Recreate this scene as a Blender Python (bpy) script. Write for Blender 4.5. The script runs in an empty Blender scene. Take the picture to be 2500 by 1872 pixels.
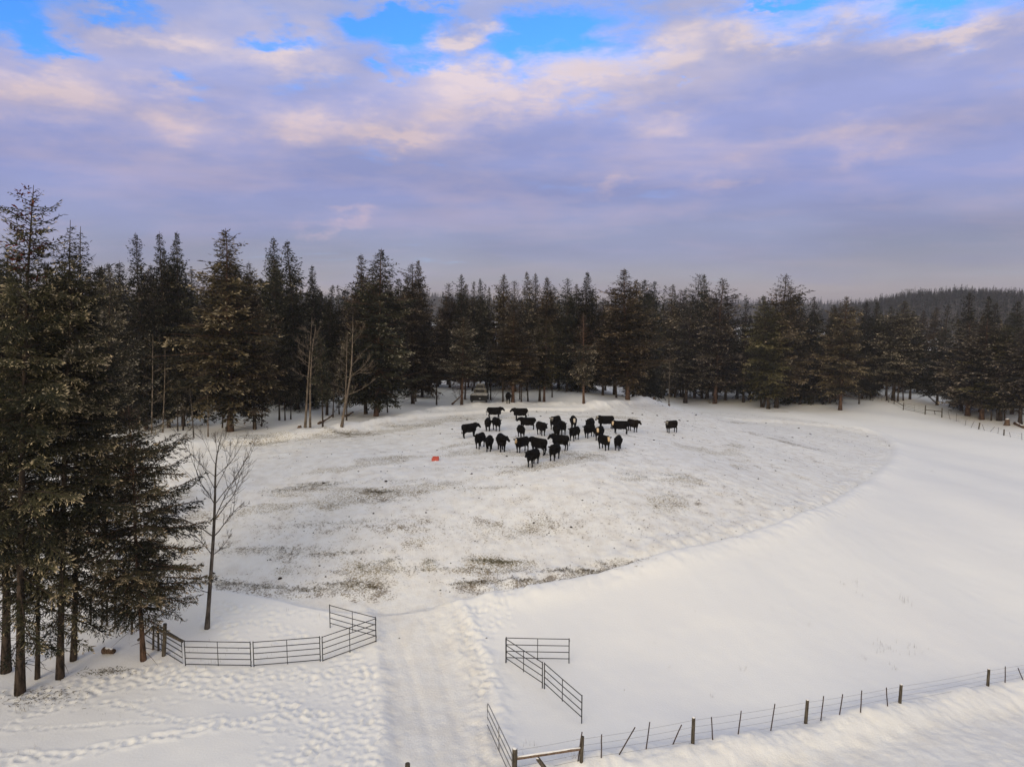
import bpy, math, random
import numpy as np
from mathutils import Vector, Matrix, noise as mnoise

SC = bpy.context.scene
COL = SC.collection
R_ = math.radians

# ------------------------------------------------------------------ camera
CAM_H, PITCH, FPX, CX, CY = 19.0, 6.3, 1736.0, 1250.0, 936.0
cam_d = bpy.data.cameras.new('camera')
cam_d.sensor_fit = 'HORIZONTAL'; cam_d.sensor_width = 36.0; cam_d.lens = 36.0 * FPX / 2500.0
cam_d.clip_start = 0.5; cam_d.clip_end = 6000
cam = bpy.data.objects.new('camera', cam_d); COL.objects.link(cam)
cam.location = (0, 0, CAM_H); cam.rotation_euler = (R_(90 - PITCH), 0, 0)
SC.camera = cam
SC.view_settings.view_transform = 'Standard'; SC.view_settings.look = 'None'
SC.view_settings.exposure = -0.02; SC.view_settings.gamma = 1.0
SC.cycles.max_bounces = 5; SC.cycles.diffuse_bounces = 3
SC.cycles.volume_bounces = 0; SC.cycles.volume_max_steps = 64

# ------------------------------------------------------------------ sun
SUN_AZ, SUN_EL = -152.0, 20.0          # azimuth clockwise from +Y (behind the camera, a little left)
sd = bpy.data.lights.new('sun', 'SUN'); sd.energy = 1.75; sd.angle = R_(34); sd.color = (1.0, 0.82, 0.55)
sun = bpy.data.objects.new('sun', sd); COL.objects.link(sun)
_a, _e = R_(SUN_AZ), R_(SUN_EL)
sdir = Vector((math.sin(_a) * math.cos(_e), math.cos(_a) * math.cos(_e), math.sin(_e)))
sun.rotation_euler = (-sdir).to_track_quat('-Z', 'Y').to_euler(); sun.location = (0, -40, 80)

# ------------------------------------------------------------------ pixel rays (2500 x 1872 photograph pixels)
_ct, _st = math.cos(R_(PITCH)), math.sin(R_(PITCH))
def ray(px, py):
    u, v = (px - CX) / FPX, (CY - py) / FPX
    return np.array((u, _ct + v * _st, -_st + v * _ct))
def at_depth(px, py, D):
    return np.array((0, 0, CAM_H)) + ray(px, py) * D
def azel(px, py):
    d = ray(px, py); d = d / np.linalg.norm(d)
    return math.atan2(d[0], d[1]), math.asin(d[2])

# ------------------------------------------------------------------ world: broken evening cloud over a blue sky
class NT:
    def __init__(s, tree): s.t = tree; s.n = tree.nodes; s.l = tree.links
    def new(s, typ, **kw):
        n = s.n.new(typ)
        for k, v in kw.items(): setattr(n, k, v)
        return n
    def put(s, sock, v):
        if v is None: return
        if isinstance(v, bpy.types.NodeSocket): s.l.new(v, sock)
        else: sock.default_value = v
    def m(s, op, a, b=None, c=None, clamp=False):
        n = s.new('ShaderNodeMath', operation=op); n.use_clamp = clamp
        s.put(n.inputs[0], a)
        if b is not None: s.put(n.inputs[1], b)
        if c is not None: s.put(n.inputs[2], c)
        return n.outputs[0]
    def mr(s, v, a, b, c=0.0, d=1.0, smooth=True):
        n = s.new('ShaderNodeMapRange'); n.interpolation_type = 'SMOOTHSTEP' if smooth else 'LINEAR'
        s.put(n.inputs[0], v)
        for i, q in enumerate((a, b, c, d)): s.put(n.inputs[i + 1], q)
        return n.outputs[0]
    def mix(s, f, a, b, mode='MIX'):
        n = s.new('ShaderNodeMix', data_type='RGBA', blend_type=mode)
        s.put(n.inputs[0], f)
        for i, q in ((6, a), (7, b)):
            if isinstance(q, tuple) and len(q) == 3: q = (*q, 1)
            s.put(n.inputs[i], q)
        return n.outputs[2]
    def noise(s, vec, scale, detail=4, rough=.55, dist=0.0, dim='3D'):
        n = s.new('ShaderNodeTexNoise', noise_dimensions=dim)
        s.put(n.inputs['Vector'], vec); n.inputs['Scale'].default_value = scale
        n.inputs['Detail'].default_value = detail; n.inputs['Roughness'].default_value = rough
        n.inputs['Distortion'].default_value = dist
        return n.outputs['Fac']
    def xyz(s, x, y, z=0.0):
        n = s.new('ShaderNodeCombineXYZ')
        for i, q in enumerate((x, y, z)): s.put(n.inputs[i], q)
        return n.outputs[0]

def srgb(r, g, b):
    f = lambda c: (c / 255 / 12.92) if c / 255 <= .04045 else ((c / 255 + .055) / 1.055) ** 2.4
    return (f(r), f(g), f(b))

def build_world():
    w = bpy.data.worlds.new('World'); SC.world = w; w.use_nodes = True
    t = NT(w.node_tree); t.n.clear()
    out = t.new('ShaderNodeOutputWorld'); bg = t.new('ShaderNodeBackground')
    K = 10.0                                             # colours below are radiances / strength
    bg.inputs[1].default_value = 1.0 / K
    t.l.new(bg.outputs[0], out.inputs[0])
    sky = t.new('ShaderNodeTexSky', sky_type='NISHITA'); sky.sun_disc = False
    sky.sun_elevation = R_(SUN_EL); sky.sun_rotation = R_(SUN_AZ)
    sky.altitude = 900
    tc = t.new('ShaderNodeTexCoord'); sep = t.new('ShaderNodeSeparateXYZ')
    t.l.new(tc.outputs['Generated'], sep.inputs[0])
    X, Y, Z = sep.outputs
    az = t.m('ARCTAN2', X, Y); el = t.m('ARCSINE', Z)
    zz = t.m('ADD', t.m('MAXIMUM', Z, 0.0), 0.10)
    px = t.m('DIVIDE', X, zz); py = t.m('DIVIDE', Y, zz)
    P = t.xyz(px, py, 0.0)
    big = t.noise(t.xyz(t.m('MULTIPLY', px, .8), py, 3.1), 0.75, 7, .52, .25)
    mid = t.noise(t.xyz(t.m('MULTIPLY', px, .75), py, 9.7), 1.7, 6, .55, .2)
    # warped angular coordinates so that hand-placed gaps get ragged rims
    wz = t.m('MULTIPLY', t.m('SUBTRACT', t.noise(t.xyz(t.m('MULTIPLY', az, 1.0), t.m('MULTIPLY', el, 2.2), 1.0), 9, 5, .6), .5), .13)
    wx = t.m('MULTIPLY', t.m('SUBTRACT', t.noise(t.xyz(az, t.m('MULTIPLY', el, 2.0), 5.0), 7, 5, .6), .5), .20)
    A = t.m('ADD', az, wx); E = t.m('ADD', el, wz)
    def blobs(lst):
        acc = None
        for (cx, cy, rx, ry, amp) in lst:
            a0, e0 = azel(cx, cy)
            a1, _ = azel(cx + rx, cy); _, e1 = azel(cx, cy - ry)
            du = t.m('DIVIDE', t.m('SUBTRACT', A, a0), abs(a1 - a0))
            dv = t.m('DIVIDE', t.m('SUBTRACT', E, e0), abs(e1 - e0))
            q = t.m('ADD', t.m('MULTIPLY', du, du), t.m('MULTIPLY', dv, dv))
            g = t.m('MULTIPLY', t.m('EXPONENT', t.m('MULTIPLY', q, -1.0)), amp)
            acc = g if acc is None else t.m('ADD', acc, g)
        return acc
    holes = blobs([(60, 60, 130, 60, .8), (220, 120, 90, 28, .7), (300, 10, 110, 30, .6), (640, 95, 120, 34, .75), (950, 70, 130, 50, .75),
                   (1060, 155, 90, 32, .55), (1345, 70, 110, 55, .85), (1270, 135, 70, 40, .4), (430, 200, 70, 26, .4), (930, 195, 60, 18, .5),
                   (1905, 12, 80, 16, .7), (2310, 10, 110, 16, .5), (1660, 232, 80, 14, .35), (1000, -5, 260, 34, -.55), (720, 8, 130, 26, -.35), (790, 70, 70, 60, -.35), (1165, 70, 100, 50, -.5), (480, 50, 75, 70, -.35), (1240, 30, 60, 30, .35)])
    lit = blobs([(95, 225, 130, 62, .75), (420, 95, 100, 38, .6), (690, 140, 100, 50, .55), (1090, 88, 190, 32, .8), (1480, 150, 170, 40, .8),
                 (1870, 78, 230, 46, .95), (2130, 35, 140, 30, .6), (2330, 70, 170, 32, .8), (420, 285, 110, 55, .6), (990, 320, 110, 30, .8),
                 (720, 300, 120, 36, .5), (1330, 220, 220, 70, .45), (1160, 270, 160, 50, .4), (1620, 300, 90, 28, .30), (1500, 462, 75, 20, .28), (1770, 420, 40, 22, .2),
                 (1120, 180, 90, 22, .45), (810, 548, 90, 14, .34), (2100, 330, 220, 34, .3)])
    cover = t.m('ADD', t.mr(big, .40, .60), t.mr(el, .36, .12, .0, .65))
    cover = t.m('SUBTRACT', cover, t.m('MULTIPLY', holes, 1.30))
    det = t.noise(t.xyz(t.m('MULTIPLY', az, 1.0), t.m('MULTIPLY', el, 2.6), 7.0), 17, 6, .62, .3)
    det2 = t.noise(t.xyz(t.m('MULTIPLY', az, 1.0), t.m('MULTIPLY', el, 3.2), 3.0), 6.5, 5, .6, .4)
    cover = t.m('ADD', cover, t.m('MULTIPLY', t.m('SUBTRACT', det, .5), t.mr(el, .10, .26, .0, .9)))
    cover = t.m('ADD', cover, t.m('MULTIPLY', t.m('SUBTRACT', det2, .5), t.mr(el, .10, .26, .0, 1.1)))
    cover = t.m('ADD', cover, t.m('ADD', .42, t.m('MULTIPLY', t.m('SUBTRACT', mid, .5), 1.5)))
    cover = t.mr(cover, -.15, .95)
    # cloud tone
    base = t.new('ShaderNodeValToRGB'); cr = base.color_ramp
    t.l.new(t.m('MULTIPLY', el, 2.0), base.inputs[0])
    stops = [(0.0, srgb(190, 172, 168)), (0.07, srgb(172, 170, 182)), (.15, srgb(152, 158, 186)), (.30, srgb(150, 158, 206)),
             (.50, srgb(158, 166, 216)), (.80, srgb(166, 178, 224)), (1.0, srgb(178, 186, 220))]
    cr.elements[0].position = stops[0][0]; cr.elements[0].color = (*stops[0][1], 1)
    cr.elements[1].position = stops[-1][0]; cr.elements[1].color = (*stops[-1][1], 1)
    for p, c in stops[1:-1]:
        e = cr.elements.new(p); e.color = (*c, 1)
    tone = t.m('ADD', t.m('MULTIPLY', t.mr(mid, .34, .70), t.mr(el, .03, .22, .12, .45)), t.m('MULTIPLY', lit, t.m('ADD', t.mr(det, .3, .7, .70, 1.45), t.mr(det2, .35, .65, -.12, .35))))
    tone = t.m('ADD', tone, t.m('MULTIPLY', t.m('SUBTRACT', det, .5), t.mr(el, .02, .25, .10, .45)))
    tone = t.mr(tone, .05, 1.05, 0, 1, smooth=False)
    hi = t.mix(t.mr(el, .1, .35), srgb(214, 190, 200), srgb(224, 210, 218))
    cloud = t.mix(tone, base.outputs[0], hi)
    dark = t.mr(big, .46, .66, 0.0, .14)
    cloud = t.mix(dark, cloud, srgb(140, 146, 205))
    vary = t.noise(t.xyz(t.m('MULTIPLY', az, 1.6), t.m('MULTIPLY', el, 7.0), 2.0), 2.2, 5, .5)
    cloud = t.mix(1.0, cloud, t.mr(vary, .25, .75, .90, 1.10), 'MULTIPLY')
    # unseen sky behind the camera and overhead: bright warm cloud added as fill light
    back = t.mr(Y, .35, -.7)
    warm = t.mix(t.mr(el, .0, 1.2), (.92, .825, .645), (.69, .685, .645))
    cloud = t.mix(t.m('MULTIPLY', back, 1.0), cloud, warm)
    top = t.mr(Z, .45, .85)
    cloud = t.mix(t.m('MULTIPLY', top, t.m('SUBTRACT', 1.0, t.m('MULTIPLY', back, .6))), cloud, (.66, .665, .635))
    cloud10 = t.mix(1.0, cloud, (K, K, K), 'MULTIPLY')
    blue = t.mix(1.0, sky.outputs[0], (0.62, 1.55, 2.9), 'MULTIPLY')
    t.l.new(t.mix(cover, blue, cloud10), bg.inputs[0])
build_world()

# ------------------------------------------------------------------ mesh builder
class MB:
    def __init__(s): s.v = []; s.f = []; s.n = 0; s.attr = []; s.fm = []
    def add(s, verts, faces, attr=None, mi=0):
        verts = np.asarray(verts, float)
        s.v.append(verts)
        for f in faces: s.f.append([i + s.n for i in f]); s.fm.append(mi)
        s.attr.append(np.zeros((len(verts), 3)) if attr is None else np.asarray(attr, float).reshape(len(verts), 3) if np.ndim(attr) > 1 else np.tile(np.asarray(attr, float), (len(verts), 1)))
        s.n += len(verts)
    def tube(s, pts, rad, sides=6, cap=True, attr=None, mi=0):
        pts = np.asarray(pts, float); k = len(pts)
        rad = np.broadcast_to(np.asarray(rad, float), (k,))
        tan = np.gradient(pts, axis=0); tan /= np.linalg.norm(tan, axis=1)[:, None] + 1e-9
        ref = np.array((0, 0, 1.0)) if abs(tan[:, 2]).mean() < .8 else np.array((1.0, 0, 0))
        a = np.cross(tan, ref); a /= np.linalg.norm(a, axis=1)[:, None] + 1e-9
        b = np.cross(tan, a)
        th = np.arange(sides) * 2 * math.pi / sides
        ring = pts[:, None, :] + rad[:, None, None] * (np.cos(th)[None, :, None] * a[:, None, :] + np.sin(th)[None, :, None] * b[:, None, :])
        fs = []
        for i in range(k - 1):
            for j in range(sides):
                q = (j + 1) % sides
                fs.append((i * sides + j, (i + 1) * sides + j, (i + 1) * sides + q, i * sides + q))
        if cap:
            fs.append(tuple(range(sides))); fs.append(tuple(range((k - 1) * sides, k * sides))[::-1])
        s.add(ring.reshape(-1, 3), fs, attr, mi)
    def box(s, c, h, rot=None, attr=None, mi=0, taper=1.0):
        v = np.array([(x * (taper if z > 0 else 1), y * (taper if z > 0 else 1), z) for x in (-1, 1) for y in (-1, 1) for z in (-1, 1)], float) * np.asarray(h, float)
        if rot is not None: v = v @ np.asarray(rot, float).T
        s.add(v + np.asarray(c, float), [(0, 1, 3, 2), (4, 6, 7, 5), (0, 4, 5, 1), (2, 3, 7, 6), (0, 2, 6, 4), (1, 5, 7, 3)], attr, mi)
    def mesh(s, name, mats, attr_name=None, smooth=False):
        me = bpy.data.meshes.new(name)
        V = np.concatenate(s.v) if s.v else np.zeros((0, 3))
        me.from_pydata(V.tolist(), [], s.f)
        for m in mats: me.materials.append(m)
        if attr_name:
            a = me.attributes.new(attr_name, 'FLOAT_COLOR', 'POINT')
            c = np.ones((len(V), 4), np.float32); c[:, :3] = np.concatenate(s.attr)
            a.data.foreach_set('color', c.ravel())
        if smooth: me.polygons.foreach_set('use_smooth', [True] * len(me.polygons))
        if max(s.fm, default=0) > 0: me.polygons.foreach_set('material_index', s.fm)
        me.update()
        return me

def quad_mesh(name, V, attr, mat, attr_name='tint'):
    """V: (n,4,3) separate quads"""
    n = len(V)
    me = bpy.data.meshes.new(name)
    me.vertices.add(n * 4); me.vertices.foreach_set('co', V.astype(np.float32).ravel())
    me.loops.add(n * 4); me.loops.foreach_set('vertex_index', np.arange(n * 4, dtype=np.int32))
    me.polygons.add(n); me.polygons.foreach_set('loop_start', np.arange(0, n * 4, 4, dtype=np.int32))
    me.polygons.foreach_set('loop_total', np.full(n, 4, np.int32))
    me.materials.append(mat)
    a = me.attributes.new(attr_name, 'FLOAT_COLOR', 'POINT')
    c = np.ones((n * 4, 4), np.float32); c[:, :3] = attr.reshape(-1, 3)
    a.data.foreach_set('color', c.ravel())
    me.update(calc_edges=True)
    return me

def link(name, data, parent=None):
    o = bpy.data.objects.new(name, data); COL.objects.link(o)
    if parent is not None: o.parent = parent
    return o
def tag(o, label=None, cat=None, group=None, kind=None):
    for k, v in (('label', label), ('category', cat), ('group', group), ('kind', kind)):
        if v: o[k] = v
    return o
def thing(name, loc, label, cat, group=None, rz=0.0):
    o = link(name, None); o.location = loc; o.rotation_euler = (0, 0, rz); o.empty_display_size = .3
    return tag(o, label, cat, group)

# ------------------------------------------------------------------ materials
def mat(name, rough=.8, spec=.3):
    m = bpy.data.materials.new(name); m.use_nodes = True
    t = NT(m.node_tree); b = t.n['Principled BSDF']
    b.inputs['Roughness'].default_value = rough; b.inputs['Specular IOR Level'].default_value = spec
    return m, t, b
def coord(t, kind='Object'):
    return t.new('ShaderNodeTexCoord').outputs[kind]
def worldpos(t):
    return t.new('ShaderNodeNewGeometry').outputs['Position']
def bump(t, b, h, strength=.5, dist=.02):
    n = t.new('ShaderNodeBump'); n.inputs['Strength'].default_value = strength; n.inputs['Distance'].default_value = dist
    t.put(n.inputs['Height'], h); t.l.new(n.outputs[0], b.inputs['Normal'])
def simple(name, c1, c2, scale=4, rough=.8, spec=.3, stretch=(1, 1, 1), bmp=.3, metal=0.0, lo=.35, hi=.65):
    m, t, b = mat(name, rough, spec)
    mp = t.new('ShaderNodeMapping'); t.l.new(coord(t), mp.inputs[0]); mp.inputs['Scale'].default_value = stretch
    n = t.noise(mp.outputs[0], scale, 6, .6)
    t.l.new(t.mix(t.mr(n, lo, hi), c1, c2), b.inputs['Base Color'])
    b.inputs['Metallic'].default_value = metal
    if bmp: bump(t, b, n, bmp, .01)
    return m

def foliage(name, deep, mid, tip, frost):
    """deep/mid vary branch by branch, tip puts rime and painted sunlit flecks on the twig ends, frost = their share"""
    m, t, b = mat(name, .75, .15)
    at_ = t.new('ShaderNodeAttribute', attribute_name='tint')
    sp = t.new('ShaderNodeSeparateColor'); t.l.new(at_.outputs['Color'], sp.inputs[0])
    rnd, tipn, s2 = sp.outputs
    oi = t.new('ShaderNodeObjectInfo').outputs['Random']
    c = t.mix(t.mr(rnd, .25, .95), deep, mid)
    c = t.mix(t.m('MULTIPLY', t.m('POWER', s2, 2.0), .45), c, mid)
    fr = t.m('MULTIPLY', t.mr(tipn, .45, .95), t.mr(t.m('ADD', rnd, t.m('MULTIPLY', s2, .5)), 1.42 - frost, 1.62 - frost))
    c = t.mix(fr, c, tip)  # rime colour, with sunlit highlights painted into the twig ends
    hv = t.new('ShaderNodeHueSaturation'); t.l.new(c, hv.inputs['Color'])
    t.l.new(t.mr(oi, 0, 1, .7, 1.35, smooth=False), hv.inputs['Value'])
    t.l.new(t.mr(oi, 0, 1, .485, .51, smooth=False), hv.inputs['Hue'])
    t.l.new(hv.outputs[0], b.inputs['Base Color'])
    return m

M = {}
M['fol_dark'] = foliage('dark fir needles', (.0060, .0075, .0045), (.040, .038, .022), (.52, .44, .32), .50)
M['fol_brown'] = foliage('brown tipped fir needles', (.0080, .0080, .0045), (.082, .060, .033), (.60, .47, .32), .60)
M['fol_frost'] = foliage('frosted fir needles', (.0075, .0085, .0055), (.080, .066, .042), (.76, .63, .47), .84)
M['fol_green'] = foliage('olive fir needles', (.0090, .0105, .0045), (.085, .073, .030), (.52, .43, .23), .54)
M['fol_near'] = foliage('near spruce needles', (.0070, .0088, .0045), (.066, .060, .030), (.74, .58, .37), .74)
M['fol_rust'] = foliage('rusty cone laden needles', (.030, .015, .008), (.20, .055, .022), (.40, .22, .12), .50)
M['bark'] = simple('fir bark', (.022, .017, .013), (.080, .058, .044), 7, .95, .1, (1, 1, .25), .8)
M['bark_red'] = simple('reddish fir bark', (.040, .025, .018), (.145, .086, .058), 7, .95, .1, (1, 1, .25), .8)
M['bark_pale'] = simple('pale aspen bark', (.085, .068, .052), (.21, .165, .125), 5, .9, .1, (1, 1, .5), .4)
M['bark_grey'] = simple('grey aspen bark', (.04, .034, .030), (.13, .11, .095), 5, .9, .1, (1, 1, .4), .4)
M['panel'] = simple('dark steel tube', (.010, .010, .011), (.028, .026, .025), 12, .45, .4, bmp=.05)
M['galv'] = simple('galvanised steel tube', (.16, .16, .155), (.30, .29, .28), 14, .4, .5, bmp=.05, metal=.5)
M['post'] = simple('weathered post wood', (.035, .030, .024), (.12, .10, .075), 9, .9, .15, (3, 3, .35), .6)
M['rail'] = simple('brown rail wood', (.10, .065, .045), (.22, .155, .115), 9, .9, .15, (3, 3, .35), .6)
M['stake'] = simple('rusty steel stake', (.030, .022, .020), (.085, .055, .045), 20, .8, .2, bmp=.1)
M['wire'] = simple('barbed wire', (.10, .095, .09), (.19, .18, .17), 30, .6, .4, bmp=0)
M['snowcap'] = simple('snow cap', (.78, .77, .77), (.88, .87, .87), 6, .9, .2, bmp=.4)
M['old_snow'] = simple('old dirty snow', (.30, .265, .215), (.62, .58, .52), 3.5, .9, .1, bmp=.4)
M['log'] = simple('sawn log', (.05, .032, .022), (.17, .11, .075), 9, .95, .1, bmp=.7)
M['tub'] = simple('red plastic tub', (.50, .075, .048), (.58, .11, .07), 5, .45, .4, bmp=0)
M['truck_dark'] = simple('dark faded truck paint', (.008, .008, .009), (.022, .020, .018), 6, .75, .12, bmp=.05)
M['truck_pale'] = simple('pale faded truck paint', (.10, .085, .06), (.22, .19, .14), 5, .6, .35, bmp=.05)
M['glass'] = simple('dusty window glass', (.015, .014, .013), (.05, .042, .035), 4, .15, .5, bmp=0)
M['tyre'] = simple('tyre rubber', (.012, .012, .012), (.03, .03, .03), 12, .9, .2, bmp=.3)
M['chrome'] = simple('dull plate metal', (.35, .34, .32), (.5, .49, .47), 20, .4, .5, bmp=0, metal=.6)
M['manure'] = simple('frozen manure', (.018, .013, .010), (.060, .044, .032), 9, .95, .1, bmp=.8)
M['pylon'] = simple('weathered pylon timber', (.06, .055, .05), (.10, .095, .09), 3, .9, .1, bmp=0)

def straw_mat():
    m, t, b = mat('dry straw', .9, .1)
    a = t.new('ShaderNodeAttribute', attribute_name='tint'); sp = t.new('ShaderNodeSeparateColor'); t.l.new(a.outputs['Color'], sp.inputs[0])
    c = t.mix(sp.outputs[0], (.045, .030, .018), (.20, .15, .075)); c = t.mix(sp.outputs[1], c, (.13, .125, .045))
    t.l.new(c, b.inputs['Base Color']); return m
M['straw'] = straw_mat()

def cow_mat():
    m, t, b = mat('cattle coat', .9, .04)
    a = t.new('ShaderNodeAttribute', attribute_name='coat'); sp = t.new('ShaderNodeSeparateColor'); t.l.new(a.outputs['Color'], sp.inputs[0])
    n = t.noise(coord(t), 5, 5, .6); f = t.noise(coord(t), 40, 3, .6)
    oi = t.new('ShaderNodeObjectInfo').outputs['Random']
    blk = t.mix(t.mr(n, .3, .75), (.0035, .0032, .0030), (.009, .0072, .006))
    blk = t.mix(t.m('MULTIPLY', t.mr(oi, .75, 1.0), .35), blk, (.018, .011, .007))
    c = t.mix(sp.outputs[0], blk, (.58, .41, .235)); c = t.mix(sp.outputs[1], c, (.62, .56, .48)); c = t.mix(sp.outputs[2], c, (.004, .004, .004))
    t.l.new(c, b.inputs['Base Color']); bump(t, b, f, .3, .01)
    return m
M['cow'] = cow_mat()

def snow_mat():
    m, t, b = mat('trodden snow', .85, .18)
    P = worldpos(t)
    a = t.new('ShaderNodeAttribute', attribute_name='mask'); sp = t.new('ShaderNodeSeparateColor'); t.l.new(a.outputs['Color'], sp.inputs[0])
    mud, hay, pack = sp.outputs
    trod = a.outputs['Alpha']
    big = t.noise(P, .09, 4, .5); med = t.noise(P, .9, 6, .6); fine = t.noise(P, 8.0, 6, .68); vfine = t.noise(P, 27, 4, .65)
    snow = t.mix(t.mr(big, .3, .7), (.835, .82, .805), (.87, .855, .83))
    snow = t.mix(t.m('MULTIPLY', t.mr(med, .35, .7), t.m('MULTIPLY', trod, .62)), snow, (.70, .655, .60))
    snow = t.mix(t.m('MULTIPLY', pack, t.mr(fine, .3, .75, .05, .32)), snow, (.68, .62, .55))
    # bare soil and old hay showing through the thin trodden snow
    cl = t.m('ADD', t.m('MULTIPLY', fine, .62), t.m('MULTIPLY', med, .38))
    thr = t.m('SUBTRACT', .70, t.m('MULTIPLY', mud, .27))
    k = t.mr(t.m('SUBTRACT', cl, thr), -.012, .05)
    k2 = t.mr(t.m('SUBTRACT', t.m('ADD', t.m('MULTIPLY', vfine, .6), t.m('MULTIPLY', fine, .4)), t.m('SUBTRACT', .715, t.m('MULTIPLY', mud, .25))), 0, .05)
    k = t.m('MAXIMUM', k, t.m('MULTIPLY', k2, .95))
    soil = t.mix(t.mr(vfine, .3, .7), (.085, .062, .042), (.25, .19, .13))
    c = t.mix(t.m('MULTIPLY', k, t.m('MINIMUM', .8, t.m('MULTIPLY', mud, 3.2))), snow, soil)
    thr2 = t.m('SUBTRACT', .74, t.m('MULTIPLY', hay, .36))
    kh = t.m('MULTIPLY', t.mr(t.m('SUBTRACT', t.m('ADD', t.m('MULTIPLY', fine, .5), t.m('MULTIPLY', vfine, .5)), thr2), -.015, .05), t.m('MINIMUM', 1.0, t.m('MULTIPLY', hay, 3.0)))
    c = t.mix(t.m('MULTIPLY', kh, .85), c, t.mix(t.mr(fine, .4, .65), (.16, .13, .068), (.36, .29, .175)))
    t.l.new(c, b.inputs['Base Color'])
    h = t.m('ADD', t.m('MULTIPLY', fine, t.m('ADD', .30, t.m('MULTIPLY', trod, .9))), t.m('MULTIPLY', vfine, t.m('ADD', .06, t.m('MULTIPLY', trod, .30))))
    h = t.m('SUBTRACT', h, t.m('MULTIPLY', k, .25))
    bump(t, b, h, .45, .14)
    b.inputs['Subsurface Weight'].default_value = 0.0
    return m
M['snow'] = snow_mat()

# ------------------------------------------------------------------ terrain
def sstep(a, b, x):
    t = np.clip((x - a) / (b - a), 0, 1); return t * t * (3 - 2 * t)
def base_h(x, y):
    x = np.asarray(x, float); y = np.asarray(y, float)
    base = -0.6 - 4.2 * sstep(6, 44, x) + .0 * y
    base = base + 1.3 * sstep(60, 110, y) * sstep(20, 60, x)
    dx = x - 0.0; dy = y - 78.0
    rx = np.where(dx > 0, 78.0, 95.0); ry = np.where(dy < 0, 45.5, 110.0)
    r = np.sqrt((dx / rx) ** 2 + (dy / ry) ** 2)
    mound = 5.9 * (1 - sstep(.33, 1.0, r))
    w = .25 * np.sin(x * .11 + 1.3) * np.cos(y * .09) + .10 * np.sin(x * .37 + y * .21)
    return base + mound + w
def hit(px, py, hf=None):
    hf = hf or base_h
    d = ray(px, py)
    t = np.arange(14, 600, .1)
    z = CAM_H + d[2] * t - hf(d[0] * t, d[1] * t)
    i = int(np.argmax(z < 0)) if (z < 0).any() else len(t) - 1
    t0 = t[max(i - 1, 0)]; a, b_ = z[max(i - 1, 0)], z[i]
    tt = t0 + .1 * (a / (a - b_ + 1e-9)) if a > 0 else t0
    return np.array((0, 0, CAM_H)) + d * tt, tt
def polyline(pts, hf=None):
    return np.array([hit(x, y, hf)[0][:2] for x, y in pts])
def dist_poly(x, y, P):
    """distance to an open polyline and the parameter along it"""
    best = np.full(x.shape, 1e9); par = np.zeros(x.shape); acc = 0
    for (ax, ay), (bx, by) in zip(P[:-1], P[1:]):
        dx, dy = bx - ax, by - ay; L2 = dx * dx + dy * dy + 1e-9
        t = np.clip(((x - ax) * dx + (y - ay) * dy) / L2, 0, 1)
        d = np.hypot(x - ax - t * dx, y - ay - t * dy)
        m = d < best; best = np.where(m, d, best); par = np.where(m, acc + t * math.sqrt(L2), par); acc += math.sqrt(L2)
    return best, par
def inside(x, y, P):
    r = np.zeros(x.shape, bool); n = len(P); j = n - 1
    for i in range(n):
        xi, yi = P[i]; xj, yj = P[j]
        c = ((yi > y) != (yj > y)) & (x < (xj - xi) * (y - yi) / (yj - yi + 1e-12) + xi)
        r ^= c; j = i
    return r
def smooth_line(P, n=4):
    P = np.asarray(P, float)
    for _ in range(n):
        Q = np.empty((2 * len(P) - 2 + 2, 2)); Q[0] = P[0]; Q[-1] = P[-1]
        Q[1:-1:2] = .75 * P[:-1] + .25 * P[1:]; Q[2:-1:2] = .25 * P[:-1] + .75 * P[1:]
        P = Q
    return P

# outline of the trodden feeding ground (photograph pixels on the ground)
F_PX = [(300, 1400), (480, 1425), (560, 1440), (650, 1452), (760, 1478), (860, 1492), (980, 1490), (1100, 1468), (1230, 1440), (1330, 1420),
        (1450, 1398), (1560, 1366), (1690, 1333), (1800, 1308), (1940, 1262), (2050, 1215), (2130, 1165), (2178, 1118), (2182, 1082),
        (2140, 1056), (2050, 1036), (1950, 1022), (1840, 1012), (1700, 1000), (1500, 996), (1300, 996), (1180, 1000), (1020, 1015), (900, 1040),
        (780, 1058), (600, 1078), (480, 1092), (380, 1120), (250, 1180)]
FIELD = polyline(F_PX)
FIELD = smooth_line(np.vstack([FIELD, FIELD[:1]]), 2)
EDGE = smooth_line(polyline([(1230, 1440), (1330, 1420), (1450, 1398), (1560, 1366), (1690, 1333), (1800, 1308), (1940, 1262), (2050, 1215), (2130, 1165), (2178, 1118), (2182, 1082), (2140, 1056), (2050, 1036), (1950, 1022), (1840, 1012)]), 2)
BERM_BACK = smooth_line(polyline([(400, 1100), (520, 1082), (640, 1066), (760, 1055), (880, 1042), (980, 1018), (1080, 1000), (1190, 990), (1300, 986), (1400, 990), (1520, 990), (1660, 992), (1800, 1000), (1900, 1012), (2050, 1022), (2150, 1030), (2240, 1038)]), 2)
TRACK_L = polyline([(900, 1480), (925, 1570), (935, 1640), (940, 1750), (940, 1872), (930, 2050)])
TRACK_R = polyline([(1110, 1478), (1140, 1540), (1165, 1600), (1190, 1660), (1195, 1740), (1205, 1800), (1230, 1872), (1260, 2050)])
TRACK = np.vstack([TRACK_L, TRACK_R[::-1]])
RUTS = [smooth_line(polyline(p), 3) for p in ([(965, 1500), (985, 1580), (1010, 1660), (1030, 1740), (1050, 1800), (1075, 1900)], [(1030, 1500), (1062, 1580), (1085, 1660), (1105, 1740), (1125, 1800), (1160, 1900)])]
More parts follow.
